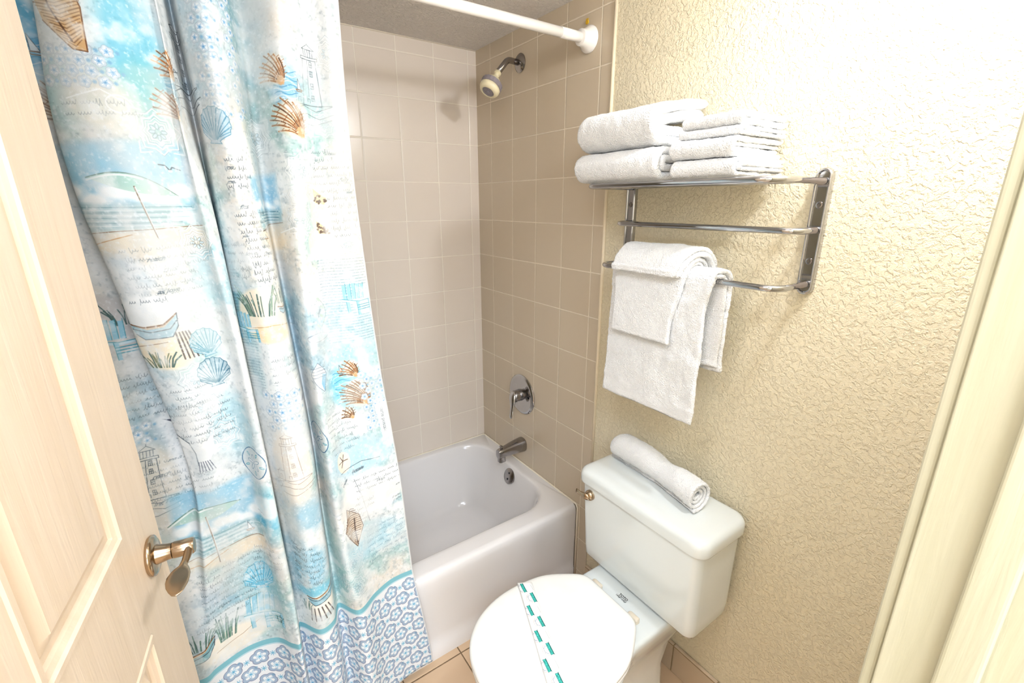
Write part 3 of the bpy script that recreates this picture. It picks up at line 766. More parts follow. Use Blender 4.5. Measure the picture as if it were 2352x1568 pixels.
# ---------------------------------------------------------------- towels
def resample(pts, step):
    pts = [np.array(p, float) for p in pts]; d = [0]
    for a, b_ in zip(pts, pts[1:]): d.append(d[-1] + np.linalg.norm(b_ - a))
    n = max(2, int(d[-1] / step)); s = np.linspace(0, d[-1], n); A = np.array(pts)
    return np.stack([np.interp(s, d, A[:, i]) for i in range(A.shape[1])], 1)
def spl(pts, sub=8):
    P = [np.array(p, float) for p in pts]; out = []
    for i in range(len(P) - 1):
        p0, p1, p2, p3 = P[max(i - 1, 0)], P[i], P[i + 1], P[min(i + 2, len(P) - 1)]
        for j in range(sub):
            t = j / sub; out.append(.5 * (2 * p1 + (p2 - p0) * t + (2 * p0 - 5 * p1 + 4 * p2 - p3) * t * t + (3 * p1 - p0 - 3 * p2 + p3) * t ** 3))
    out.append(P[-1]); return out
def ribbon(path, y0, y1, t, step=.0032, big=.0022, fine=.0011, seed=0, ysway=0.0, xform=None):
    """terry cloth of thickness t following an x-z path; y0/y1 numbers or functions of (fraction, x, z)"""
    P = resample(path, step); n = len(P); rings = []
    f0 = y0 if callable(y0) else (lambda f, x, z: y0); f1 = y1 if callable(y1) else (lambda f, x, z: y1)
    for i in range(n):
        a = P[max(i - 1, 0)]; b_ = P[min(i + 1, n - 1)]; tg = (b_ - a) / (np.linalg.norm(b_ - a) + 1e-9); nx, nz = tg[1], -tg[0]
        fr = i / (n - 1)
        e = min(i, n - 1 - i) * step; th = t * min(1, math.sqrt(max(1 - (1 - min(e / (t * .5), 1)) ** 2, .04)))
        ya, yb = f0(fr, *P[i]), f1(fr, *P[i]); lo, hi = min(ya, yb), max(ya, yb)
        jit = noise.noise(Vector((fr * 9, seed * 3.1, 0))) * .0025; lo -= jit; jit = noise.noise(Vector((fr * 9, seed * 3.1, 9))) * .0025; hi += jit
        r = th * .48; m = max(4, int((hi - lo) / step)); ring = []
        for k in range(m + 1): ring.append((th / 2, lo + r + (hi - lo - 2 * r) * k / m))
        for k in range(1, 5):
            q = math.pi * k / 5; ring.append((th / 2 * math.cos(q), hi - r + r * math.sin(q)))
        for k in range(m + 1): ring.append((-th / 2, hi - r - (hi - lo - 2 * r) * k / m))
        for k in range(1, 5):
            q = math.pi * k / 5; ring.append((-th / 2 * math.cos(q), lo + r - r * math.sin(q)))
        if i == 0: M0 = len(ring); MM = m
        rings.append([(P[i][0] + nx * h, y, P[i][1] + nz * h) for h, y in ring])
    # equal ring sizes
    K = len(rings[0]); rr_ = []
    for r in rings:
        if len(r) != K:
            A = np.array(r); s = np.linspace(0, len(r), K, endpoint=False); A2 = np.vstack([A, A[:1]])
            r = np.stack([np.interp(s, np.arange(len(A2)), A2[:, c_]) for c_ in range(3)], 1)
        rr_.append(r)
    V, F = loft(rr_)
    A = np.array(V, float); cen = A.copy(); out = []
    # vertex normals approx by mesh
    me = bpy.data.meshes.new('tmp'); me.from_pydata([tuple(v) for v in A], [], F); me.update()
    bm = bmesh.new(); bm.from_mesh(me); bmesh.ops.recalc_face_normals(bm, faces=bm.faces); bm.normal_update(); N = [v.normal.copy() for v in bm.verts]
    F = [tuple(v.index for v in f.verts) for f in bm.faces]; bm.free(); bpy.data.meshes.remove(me)
    off = Vector((seed * 7.3, seed * 1.7, 0))
    for p, nv_ in zip(A, N):
        p = Vector(p); q = p + off
        d = big * noise.noise(q * 22) + big * .5 * noise.noise(q * 55) + fine * noise.noise(q * 190) + fine * .9 * noise.noise(q * 430)
        p = p + nv_ * d
        out.append(p if xform is None else xform(p))
    return out, F
def arcp(cx, cz, r, a0, a1, n=12):
    return [(cx + r * math.cos(math.radians(a0 + (a1 - a0) * k / n)), cz + r * math.sin(math.radians(a0 + (a1 - a0) * k / n))) for k in range(n + 1)]
def folded(name, x0, x1, y0, y1, z0, z1, k, seed, label, group=None, drop=0.0, skew=0.0, step=.0034):
    """k nested folds, fold edge at x0 (towards the room)"""
    H = z1 - z0; t = H / (2 * k); parts = []
    zc = (z0 + z1) / 2
    for i in range(k):
        r = t * (k - i - .5); xo = x0 + t * .5 + i * t
        dz = lambda x: skew * (x - x0) / (x1 - x0)
        pts = [(x1 - .006 * (i % 2), zc + r + dz(x1))] + [(x0 + H / 2 + .02 + (x1 - x0 - H / 2 - .02) * q, zc + r * (1 - .04 * q) + dz(x0 + H / 2 + (x1 - x0) * q)) for q in (.75, .5, .25)]
        pts += arcp(x0 + H / 2, zc, r, 90, 270, 14)
        pts += [(x0 + H / 2 + .02 + (x1 - x0 - H / 2 - .02) * q, zc - r) for q in (.25, .5, .75)] + [(x1 - .004 * i, zc - r)]
        dy = .004 * math.sin(seed * 3 + i * 2)
        parts.append(ribbon(pts, (lambda f, x, z, a=y0: a + dy), (lambda f, x, z, a=y1: a - dy), t * 1.03, step, .0022, .0010, seed + i * 2.3))
    o = mo(name, *merge(*parts), M['towel']); recenter(o)
    return tag(o, label, 'towel', group)
folded('bath_towel', -.208, -.012, -1.118, -.846, 1.5435, 1.614, 2, 1, 'large folded white bath towel at the bottom left of the shelf stack', 'bath towels on the rack shelf')
folded('bath_towel', -.205, -.012, -1.100, -.850, 1.617, 1.709, 2, 2, 'large folded white bath towel lying on top of the left stack', 'bath towels on the rack shelf', skew=.02)
folded('hand_towel', -.200, -.014, -1.302, -1.150, 1.5435, 1.578, 2, 3, 'folded white hand towel at the bottom of the right stack on the shelf', 'hand towels on the rack shelf')
folded('hand_towel', -.200, -.014, -1.290, -1.147, 1.5795, 1.618, 2, 4, 'rolled-edge white hand towel in the middle of the right shelf stack', 'hand towels on the rack shelf')
folded('washcloth', -.185, -.016, -1.300, -1.150, 1.6195, 1.637, 1, 5, 'thin folded white washcloth second from the top of the right stack', 'washcloths on the rack shelf', step=.003)
folded('washcloth', -.182, -.018, -1.292, -1.158, 1.6385, 1.664, 1, 6, 'thicker folded white washcloth on the very top of the right stack', 'washcloths on the rack shelf', step=.003)

BX, BZ = -.122, 1.322
def drape(rho, zf, zb, t, lean=.0, fx=0.0):
    top = arcp(BX, BZ, rho, 180, 0, 12)
    fr = [(BX - rho - lean - fx * .3, zf), (BX - rho - lean * .8, zf + (BZ - zf) * .3), (BX - rho - lean * .3, zf + (BZ - zf) * .7)]
    bk = [(BX + rho + .002, BZ - (BZ - zb) * .4), (BX + rho + .003, zb)]
    return spl(fr + top + bk, 4)
def yl_(f, x, z): return -.955 + .008 * max(0, (1.25 - z) / .28) - (.006 if x > BX else 0)
def yr_(f, x, z): return (-1.270 if x > BX + .01 else -1.243 - .012 * max(0, min(1, (z - 1.27) / .05)) - (.012 if x > BX - .006 else 0))
p1 = ribbon(drape(.0125, .985, 1.115, .010, .006), lambda f, x, z: yl_(f, x, z) - .004, lambda f, x, z: yr_(f, x, z) + .004, .010, .0034, .0025, .0011, 11)
p2 = ribbon(drape(.0235, .968, 1.103, .010, .004), yl_, yr_, .010, .0034, .0030, .0012, 12)
o = mo('bath_towel', *merge(p1, p2), M['towel']); recenter(o); tag(o, 'long white towel folded over the lowest bar of the rack', 'towel')
def cr_(f, x, z): return -1.168 - .030 * max(0, min(1, (z - 1.22) / .12))
p1 = ribbon(drape(.0345, 1.168, 1.24, .010, .004), -.990, lambda f, x, z: cr_(f, x, z) + .003, .0095, .003, .0015, .0010, 13)
p2 = ribbon(drape(.0440, 1.160, 1.235, .010, .003), -.985, cr_, .0095, .003, .0020, .0010, 14)
o = mo('washcloth', *merge(p1, p2), M['towel']); recenter(o); tag(o, 'small white cloth hung over the front of the long towel', 'towel')
def drape2(rho, zf, zb, sx=1.0):
    return spl([(BX - rho * sx - .001, zf), (BX - rho * sx, zf + .012)] + [(BX + (x - BX) * sx, z) for x, z in arcp(BX, BZ, rho, 175, 5, 12)] + [(BX + rho * sx, zb)], 3)
p1 = ribbon(drape2(.056, 1.338, 1.30), lambda f, x, z: -.998 - .0 * f, lambda f, x, z: -1.180 - .028 * math.sin(min(1, f * 1.4) * math.pi / 2), .0115, .003, .002, .001, 15)
p2 = ribbon(drape2(.068, 1.333, 1.295), lambda f, x, z: -.992, lambda f, x, z: -1.176 - .03 * math.sin(min(1, f * 1.4) * math.pi / 2), .0115, .003, .0025, .001, 16)
o = mo('washcloth', *merge(p1, p2), M['towel']); recenter(o); tag(o, 'short white cloth folded over the very top of the hanging towels', 'towel')

# rolled towel on the tank lid
RA, RB = Vector((-.072, -.945, 0)), Vector((-.108, -1.270, 0)); RL = (RB - RA).length; ra = (RB - RA).normalized(); rb = Vector((-ra.y, ra.x, 0))
ZR = .7135
def rolled_x(p):
    f = (p.y) / RL                       # p.y runs 0..RL along the roll
    k = 1 - .13 * math.exp(-((f - .60) / .13) ** 2) + .04 * math.exp(-((f - .2) / .2) ** 2)
    if f < .08: k *= .80 + .20 * math.sqrt(max(0, f / .08))
    x, z = p.x * k, (p.z) * k
    q = RA + ra * p.y + rb * (x + .012 * math.sin(f * math.pi)); R0 = .0455 * k
    zz = ZR + R0 * .97 + z
    if zz < ZR + .002: zz = ZR + .002 + (zz - ZR - .002) * .12
    return Vector((q.x, q.y, zz))
sp_ = []
tt = .0100
for k in range(150):
    a = k / 149 * 3.35 * 2 * math.pi; r = .0080 + (.0405 - .0080) * k / 149
    sp_.append((-r * math.cos(a + 3.03), r * math.sin(a + 3.03)))
p1 = ribbon(sp_, lambda f, x, z: .0 + .012 * (1 - f), lambda f, x, z: RL - .012 * (1 - f), tt * .97, .0034, .0016, .0009, 21, xform=rolled_x)
o = mo('rolled_towel', *p1, M['towel']); recenter(o); tag(o, 'tightly rolled white hand towel lying on the toilet tank', 'towel')

# ---------------------------------------------------------------- shower curtain
# fold lines of the cloth: x of each ridge or valley at the heights CZ, and its depth off the hanging plane
CZ = [1.940,1.800,1.650,1.500,1.350,1.200,1.050,0.900,0.750,0.600,0.500,0.430]
CX = [[-1.470,-1.470,-1.470,-1.470,-1.470,-1.470,-1.470,-1.470,-1.470,-1.470,-1.470,-1.470],
      [-1.430,-1.430,-1.430,-1.430,-1.430,-1.430,-1.430,-1.430,-1.430,-1.430,-1.430,-1.430],
      [-1.375,-1.375,-1.375,-1.375,-1.375,-1.375,-1.375,-1.375,-1.375,-1.375,-1.375,-1.375],
      [-1.330,-1.330,-1.330,-1.330,-1.330,-1.330,-1.330,-1.330,-1.330,-1.330,-1.330,-1.330],
      [-1.274,-1.273,-1.271,-1.266,-1.260,-1.255,-1.253,-1.252,-1.253,-1.254,-1.254,-1.255],
      [-1.222,-1.227,-1.238,-1.231,-1.209,-1.194,-1.179,-1.179,-1.194,-1.209,-1.219,-1.226],
      [-1.226,-1.230,-1.242,-1.236,-1.214,-1.200,-1.177,-1.164,-1.174,-1.188,-1.197,-1.204],
      [-1.162,-1.160,-1.159,-1.152,-1.145,-1.143,-1.136,-1.132,-1.135,-1.137,-1.137,-1.137],
      [-1.077,-1.076,-1.073,-1.080,-1.074,-1.071,-1.069,-1.070,-1.074,-1.077,-1.076,-1.075],
      [-1.069,-1.067,-1.067,-1.057,-1.050,-1.042,-1.041,-1.044,-1.048,-1.046,-1.044,-1.044],
      [-1.060,-1.060,-1.057,-1.040,-1.035,-1.032,-1.029,-1.026,-1.026,-1.024,-1.025,-1.028],
      [-1.044,-1.042,-1.038,-1.035,-1.034,-1.032,-1.032,-1.029,-1.026,-1.023,-1.021,-1.020],
      [-1.031,-1.031,-1.026,-1.026,-1.028,-1.022,-1.020,-1.016,-1.012,-1.011,-1.010,-1.009],
      [-0.996,-0.996,-0.998,-0.992,-0.987,-0.983,-0.981,-0.982,-0.982,-0.980,-0.978,-0.977],
      [-0.956,-0.962,-0.964,-0.959,-0.949,-0.944,-0.937,-0.935,-0.936,-0.937,-0.939,-0.940],
      [-0.926,-0.925,-0.928,-0.930,-0.925,-0.919,-0.914,-0.911,-0.914,-0.916,-0.916,-0.915],
      [-0.862,-0.868,-0.877,-0.886,-0.896,-0.899,-0.899,-0.898,-0.897,-0.893,-0.885,-0.874],
      [-0.800,-0.806,-0.818,-0.834,-0.844,-0.848,-0.851,-0.853,-0.852,-0.849,-0.830,-0.816],
      [-0.766,-0.771,-0.778,-0.784,-0.787,-0.787,-0.785,-0.784,-0.782,-0.779,-0.776,-0.760],
      [-0.738,-0.744,-0.748,-0.749,-0.744,-0.739,-0.731,-0.718,-0.707,-0.703,-0.700,-0.698]]
CO = [[0.000,0.000,0.000,0.000,0.000,0.000,0.000,0.000,0.000,0.000,0.000,0.000],
      [-0.030,-0.030,-0.030,-0.030,-0.030,-0.030,-0.030,-0.030,-0.030,-0.030,-0.030,-0.030],
      [0.025,0.025,0.025,0.025,0.025,0.025,0.025,0.025,0.025,0.025,0.025,0.025],
      [-0.020,-0.020,-0.020,-0.020,-0.020,-0.020,-0.020,-0.020,-0.020,-0.020,-0.020,-0.020],
      [0.030,0.030,0.035,0.035,0.032,0.028,0.022,0.015,0.006,-0.002,-0.007,-0.010],
      [0.030,0.031,0.035,0.035,0.035,0.033,0.022,0.006,-0.002,-0.006,-0.008,-0.010],
      [0.000,-0.000,-0.006,-0.010,-0.010,-0.008,-0.002,0.002,0.003,0.004,0.004,0.005],
      [-0.040,-0.040,-0.044,-0.045,-0.045,-0.039,-0.024,-0.006,0.010,0.018,0.022,0.025],
      [-0.012,-0.011,-0.010,-0.010,-0.010,-0.006,0.002,0.011,0.016,0.018,0.013,0.010],
      [-0.020,-0.020,-0.022,-0.026,-0.031,-0.034,-0.035,-0.035,-0.035,-0.032,-0.031,-0.030],
      [0.000,0.000,0.000,-0.001,-0.017,-0.022,-0.028,-0.033,-0.036,-0.037,-0.039,-0.041],
      [0.035,0.035,0.035,0.035,0.029,0.027,0.025,0.023,0.022,0.021,0.020,0.020],
      [0.000,0.000,0.000,0.000,0.012,0.019,0.020,0.020,0.020,0.019,0.018,0.018],
      [-0.030,-0.031,-0.035,-0.035,-0.035,-0.034,-0.032,-0.031,-0.030,-0.030,-0.030,-0.030],
      [-0.000,-0.005,-0.011,-0.015,-0.018,-0.020,-0.020,-0.019,-0.018,-0.018,-0.018,-0.018],
      [0.030,0.030,0.031,0.033,0.035,0.035,0.033,0.030,0.030,0.030,0.029,0.028],
      [-0.020,-0.023,-0.025,-0.026,-0.030,-0.030,-0.029,-0.028,-0.028,-0.026,-0.026,-0.028],
      [0.010,0.009,0.006,0.002,0.000,0.000,0.000,0.000,0.000,0.000,0.004,0.007],
      [-0.010,-0.011,-0.012,-0.012,-0.011,-0.008,-0.004,0.002,0.008,0.017,0.024,0.027],
      [0.000,0.000,0.000,0.001,0.003,0.007,0.012,0.017,0.021,0.024,0.026,0.026]]
def curtain_grid(rows=230, sub=10):
    zs = np.array(CZ)[::-1]; X = np.array(CX)[:, ::-1]; O = np.array(CO)[:, ::-1]
    zz = np.linspace(.06, 1.94, rows)
    def sm(A):
        R = np.array([np.interp(zz, zs, a) for a in A]); k = np.ones(15) / 15
        return np.array([np.convolve(np.pad(r, 7, mode='edge'), k, 'valid') for r in R])
    x = sm(X); o = sm(O);
    x[-1] += np.clip((.43 - zz) / .33, 0, 1) * .035; x[-2] += np.clip((.43 - zz) / .33, 0, 1) * .02
    y = -.67 - .0572 * (1.95 - zz) + o; n = len(x); out = []
    cm = lambda p0, p1, p2, p3, t: .5 * (2 * p1 + (p2 - p0) * t + (2 * p0 - 5 * p1 + 4 * p2 - p3) * t * t + (3 * p1 - p0 - 3 * p2 + p3) * t ** 3)
    for i in range(n - 1):
        for j in range(sub):
            t = j / sub; a = max(i - 1, 0); d = min(i + 2, n - 1)
            out.append((cm(x[a], x[i], x[i + 1], x[d], t), cm(y[a], y[i], y[i + 1], y[d], t)))
    out.append((x[-1], y[-1])); Q = np.array(out); gx = Q[:, 0].T; gy = Q[:, 1].T
    d = np.hypot(np.diff(gx, axis=1), np.diff(gy, axis=1))
    S = np.concatenate([np.cumsum(d[:, ::-1], axis=1)[:, ::-1], np.zeros((rows, 1))], 1); k = np.ones(17) / 17
    S = np.array([np.convolve(np.pad(s, 8, mode='edge'), k, 'valid') for s in S.T]).T
    # hem rises a little towards the free edge
    return gx, gy, zz, S
gx, gy, zz, S = curtain_grid()
# the valleys between the heavy pleats reach deeper than the plain fold lines
DEEP = {4: .018, 5: .022, 11: .050, 12: .006, 15: .032}
for k, dpt_ in DEEP.items():
    ci = k * 10; u = np.abs(np.arange(gx.shape[1]) - ci) / 9.0
    gy += (dpt_ * np.where(u < 1, np.cos(u * math.pi / 2) ** 2, 0))[None, :] * np.clip((zz - .48) / .25, 0, 1)[:, None]
rows, cols = gx.shape
V = []; UV = []; F = []
CW, CH = 1.10, 1.96
for i in range(rows):
    for j in range(cols):
        x, y, z = gx[i, j], gy[i, j], zz[i]
        y += .0018 * noise.noise(Vector((S[i, j] * 14, z * 5, 3)))
        V.append((x, min(y, -.7165) if z < .38 else y, z)); UV.append(((CW - S[i, j]) / CW, z / CH))
for i in range(rows - 1):
    for j in range(cols - 1):
        a = i * cols + j; F.append((a, a + 1, a + cols + 1, a + cols))

# --- the printed seaside cloth: motifs in metres, x runs left to right with 0 at the free edge
c = Canvas(-CW, 0, 0, CH, 1300, (224, 227, 227))
rs = np.random.RandomState(5)
def field(cell, seed):
    r = np.random.RandomState(seed); nx, nz = int(CW / cell) + 3, int(CH / cell) + 3; g = r.rand(nz, nx)
    fx = np.arange(c.w) / c.k / cell; fz = np.arange(c.h) / c.k / cell
    ix, iz = fx.astype(int), fz.astype(int); tx, tz = fx - ix, fz - iz; tx = tx * tx * (3 - 2 * tx); tz = (tz * tz * (3 - 2 * tz))[:, None]
    a = g[iz][:, ix] * (1 - tx) + g[iz][:, ix + 1] * tx; b = g[iz + 1][:, ix] * (1 - tx) + g[iz + 1][:, ix + 1] * tx
    return a * (1 - tz) + b * tz
def fbm(cell, seed, n=4): return sum(field(cell / 2 ** k, seed + k) * .5 ** k for k in range(n)) / sum(.5 ** k for k in range(n))
def wash(f, lo, hi, colr, a):
    m = np.clip((f - lo) / (hi - lo), 0, 1)[..., None] * a; c.a[:] = c.a * (1 - m) + np.array(colr) / 255 * m
wash(fbm(.16, 1), .48, .62, (158, 196, 212), .65)
wash(fbm(.20, 11), .50, .62, (232, 222, 208), .85)
wash(fbm(.14, 21), .55, .68, (140, 192, 194), .6)
wash(fbm(.12, 31), .52, .62, (240, 240, 238), .8)
wash(fbm(.015, 41, 3), .58, .75, (130, 150, 160), .25)
wash(fbm(.006, 51, 2), .62, .85, (90, 110, 120), .28)
wash(fbm(.010, 61, 2), .60, .80, (250, 250, 248), .45)

INK = (52, 66, 76); BLU = (70, 130, 160); TEA = (40, 140, 165); BRN = (120, 76, 44); WHT = (250, 250, 248)
def P_(S_, z): return -S_, z
def script(S_, z, w, lines, h=.006, colr=INK, a=.8, words=None, tilt=.06, lead=.0165):
    x0 = -S_
    for l in range(lines):
        x = x0 + rs.rand() * .01; zb = z - l * lead
        while x < x0 + w:
            L = .012 + rs.rand() * .022; n = int(L / .0011); t = np.arange(n); ph = rs.rand() * 6
            up = (rs.rand(n // 4 + 2) > .78).repeat(4)[:n]
            zz_ = h * .38 * np.sin(t * 1.45 + ph) * (1 + 1.5 * up); xx = x + t * .0011 + .0009 * np.sin(t * 1.45 + ph + 1.2)
            c.line(np.stack([xx, zb + zz_ + tilt * (xx - x0)], 1), .0009, colr, a); x += L + .005
def word(t, S_, z, w, rot=.08, colr=(84, 98, 108), a=.75): c.text(t, -S_, z, w * .85, colr, a, rot, .55, .8)
def fineprint(S_, z, w, lines):
    for l in range(lines):
        x = -S_
        while x < -S_ + w:
            L = .003 + rs.rand() * .012; c.line([(x, z - l * .0068), (min(x + L, -S_ + w), z - l * .0068)], .0012, (88, 120, 140), .6); x += L + .0022
def scallop(S_, z, r, colr, rot=0.0, a=.9):
    x = -S_; pts = []
    for k in range(19):
        t = math.radians(205 - 230 * k / 18); rad = r * (1 + .035 * math.cos(k * math.pi)); pts.append((rad * math.cos(t), rad * math.sin(t) * .95))
    pts += [(r * .32, -r * .86), (r * .42, -r), (-r * .42, -r), (-r * .32, -r * .86)]
    cr, sr = math.cos(rot), math.sin(rot); T = lambda p: (x + p[0] * cr - p[1] * sr, z + p[0] * sr + p[1] * cr)
    c.poly([T(p) for p in pts], tuple(int(v * .45 + 255 * .55) for v in colr), .85)
    c.line([T(p) for p in pts + pts[:1]], .0014, colr, a)
    for k in range(13):
        t = math.radians(200 - 220 * k / 12); c.line([T((r * .12 * math.cos(t), -r * .8)), T((r * .96 * math.cos(t), r * .9 * math.sin(t)))], .0019 if k % 2 else .0012, colr, a)
def star(S_, z, r, a=.75, colr=WHT, ink=(120, 140, 152)):
    x = -S_
    def st(r1, r2, n=8): return [(x + (r1 if k % 2 == 0 else r2) * math.cos(math.pi * k / n), z + (r1 if k % 2 == 0 else r2) * math.sin(math.pi * k / n)) for k in range(2 * n + 1)]
    for q, w_ in ((1.3, .0018), (1.0, .003), (.80, .0016), (.62, .003)): c.line(st(r * q, r * q * .80), w_, colr, a); c.line(st(r * q * 1.045, r * q * .84), .0007, ink, a * .8)
    for k in range(8):
        t = math.pi * k / 4; c.ell(x + r * .33 * math.cos(t), z + r * .33 * math.sin(t), r * .16, r * .08, (190, 214, 224), a, rot=t); c.ring(x + r * .33 * math.cos(t), z + r * .33 * math.sin(t), r * .17, r * .09, .0008, ink, a, rot=t)
    for k in range(4):
        t = math.pi / 2 * k + math.pi / 4; c.line([(x + r * 1.3 * math.cos(t - .3), z + r * 1.3 * math.sin(t - .3)), (x + r * 1.75 * math.cos(t), z + r * 1.75 * math.sin(t)), (x + r * 1.3 * math.cos(t + .3), z + r * 1.3 * math.sin(t + .3))], .002, colr, a * .8)
def flower(x, z, r, rot, out, fil, cen, a=1.0):
    pc = [(x + r * .52 * math.cos(rot + k * 2 * math.pi / 5), z + r * .52 * math.sin(rot + k * 2 * math.pi / 5)) for k in range(5)]
    for p in pc: c.ell(p[0], p[1], r * .50, r * .50, out, a)
    for p in pc: c.ell(p[0], p[1], r * .44, r * .44, fil, a)
    for k, p in enumerate(pc):
        t = rot + k * 2 * math.pi / 5; c.ell(p[0] - r * .12 * math.cos(t), p[1] - r * .12 * math.sin(t), r * .27, r * .22, WHT, a * .95, rot=t)
    c.ell(x, z, r * .3, r * .3, WHT, a)
    for k in range(10):
        t = rot + math.pi / 10 + k * math.pi / 5; l = .50 if k % 2 else .34; c.line([(x, z), (x + r * l * math.cos(t), z + r * l * math.sin(t))], .0011, cen, a)
def spark(x, z, r, colr, a=1.0):
    for k in range(4): t = math.pi * k / 4; c.line([(x - r * math.cos(t), z - r * math.sin(t)), (x + r * math.cos(t), z + r * math.sin(t))], .0015, colr, a)
def lace(S0_, S1_, z0, z1, r=.017, a=.8):
    i = 0; z = z0
    while z < z1:
        x = -S0_ + (r if i % 2 else 0)
        while x < -S1_:
            flower(x, z, r * .72, i, (140, 158, 176), (206, 218, 226), (90, 150, 200), a); spark(x + r, z, r * .2, (120, 170, 205), a); x += r * 2
        z += r * 1.15; i += 1
def lighthouse(S_, z, h, a=.8, colr=INK, fill=None, w_=.0011):
    x = -S_; q = h / 10
    if fill: c.ell(x, z + h * .42, h * .33, h * .62, fill, .9, soft=.012)
    T = lambda *p: [(x + u * q, z + v * q) for u, v in p]; L = lambda *p, w2=w_: c.line(T(*p), w2, colr, a)
    L((-1.5, 2), (-1.05, 8), (1.05, 8), (1.5, 2), (-1.5, 2)); L((-1.35, 8), (1.35, 8), (1.3, 8.35), (-1.3, 8.35), (-1.35, 8)); L((-.75, 8.35), (-.75, 9.3), (.75, 9.3), (.75, 8.35)); L((-1, 9.3), (0, 10), (1, 9.3), (-1, 9.3)); L((0, 10), (0, 10.3))
    for u in (-.4, 0, .4): L((u, 8.35), (u, 9.3))
    for v in (2.7, 4.3, 5.9, 7.1):
        L((.1, v), (.55, v), (.5, v + .7), (.12, v + .7), (.1, v)); L((.33, v), (.32, v + .7)); L((.1, v + .35), (.55, v + .35))
    L((-3, 2), (3, 2.1)); L((-3, 3.4), (-1.4, 3.7)); L((-2.8, 2), (-2.8, 3.3), (-2.3, 3.9), (-1.6, 3.4)); L((-2.4, 2.3), (-2.4, 2.9), (-2, 2.9), (-2, 2.3)); L((-.6, 2.4), (-.6, 2.9), (-.2, 2.9), (-.2, 2.4))
    L((-.35, 3.2), (-.2, 7.9)); L((-3.4, 1.2), (-1.5, 1.9), (.6, 1.3), (3, 2)); L((-3.2, .5), (-1, .9), (1, .3), (3.3, 1)); L((-2.6, -.3), (0, -.6), (2.8, .2)); L((-3.3, 2), (-2.4, 1), (-3, .3))
def sailboat(S_, z, h, colr=INK):
    x = -S_; c.poly([(x, z), (x + h * .1, z + h), (x + h * .5, z)], WHT, .9); c.line([(x, z), (x + h * .1, z + h), (x + h * .5, z), (x, z)], .001, colr); c.line([(x - h * .2, z - h * .05), (x, z - h * .22), (x + h * .5, z - h * .2), (x + h * .65, z - h * .02), (x - h * .2, z - h * .05)], .0016, BRN)
def seapatch(S_, z, rx, rz, top=(80, 165, 210), a=.85):
    x = -S_; c.ell(x, z, rx, rz, top, a, soft=.02)
    for k in range(9):
        zz_ = z - rz * .7 + k * rz * .17; xx = np.linspace(x - rx * .7, x + rx * .7, 14); c.line(np.stack([xx, zz_ + .003 * np.sin(xx * 160 + k)], 1), .0016, WHT if k % 2 else (40, 120, 170), .7)
def plume(S_, z, h, colr=BRN, flip=1, n=13, w=.55):
    """feathery fan of curved brown ridges on a shell"""
    bx, bz = -S_ + flip * h * .22, z - h * .48
    c.ell(-S_, z, h * w * .5, h * .46, (240, 222, 196), .7, soft=.010, rot=-flip * .35)
    for k in range(n):
        a = math.radians(66 + 74 * k / (n - 1)); L = h * (.62 + .38 * math.sin(math.pi * (k + 1) / (n + 1))) * (.9 + .2 * rs.rand())
        t = np.linspace(.08, 1, 9); aa = a + .45 * t; px_ = bx - flip * L * t * np.cos(math.pi - aa) * -1; 
        P = np.stack([bx + flip * L * t * np.cos(aa), bz + L * t * np.sin(aa)], 1)
        c.line(P, .0042, (216, 160, 104), .55); c.line(P[2:], .0019 if k % 2 else .0027, colr if k % 3 else (70, 44, 30), .9)
        for q in P[3::2]: c.line([q, q + [flip * .006, .0045]], .0013, colr, .8)
def gull(S_, z, w, colr=INK):
    x = -S_; c.line([(x - w, z + w * .55), (x - w * .4, z + w * .5), (x, z), (x + w * .25, z + w * .35), (x + w, z + w * .1)], .0022, colr); c.ell(x, z - w * .05, w * .22, w * .12, WHT)
def grass(S_, z, w, h, n=22, colr=(96, 132, 112)):
    for k in range(n):
        u = rs.rand() - .5; x = -S_ + u * w; hh = h * (.5 + .5 * rs.rand()); b_ = u * w * .7 + (rs.rand() - .5) * .012
        c.line([(x, z), (x + b_ * .4, z + hh * .6), (x + b_, z + hh)], .0020 if k % 3 else .0028, colr if k % 2 else (62, 92, 88), .85)
def boat(S_, z, w, hull=(150, 195, 210)):
    x = -S_; P = lambda u, v: (x + u * w, z + v * w)
    c.poly([P(-.5, .12), P(-.2, .05), P(.2, .1), P(.5, .33), P(.46, .05), P(.3, -.18), P(-.25, -.22), P(-.42, -.1)], hull); c.poly([P(-.45, .1), P(-.1, .06), P(.25, .13), P(.47, .28), P(.2, .05), P(-.15, 0)], (226, 196, 160))
    c.line([P(-.5, .12), P(-.2, .05), P(.2, .1), P(.5, .33)], .0026, BRN); c.line([P(-.47, .02), P(-.1, -.06), P(.3, 0), P(.49, .2)], .0018, INK); c.line([P(-.42, -.1), P(-.25, -.22), P(.3, -.18), P(.46, .05), P(.5, .33)], .0018, INK)
def planks(S_, z, w, h, n=5):
    for k in range(n): u = (k / (n - 1) - .5) * w; c.line([(-S_ + u, z + h / 2), (-S_ + u * 1.5 + .006, z - h / 2)], .0030, (70, 62, 60), .9)
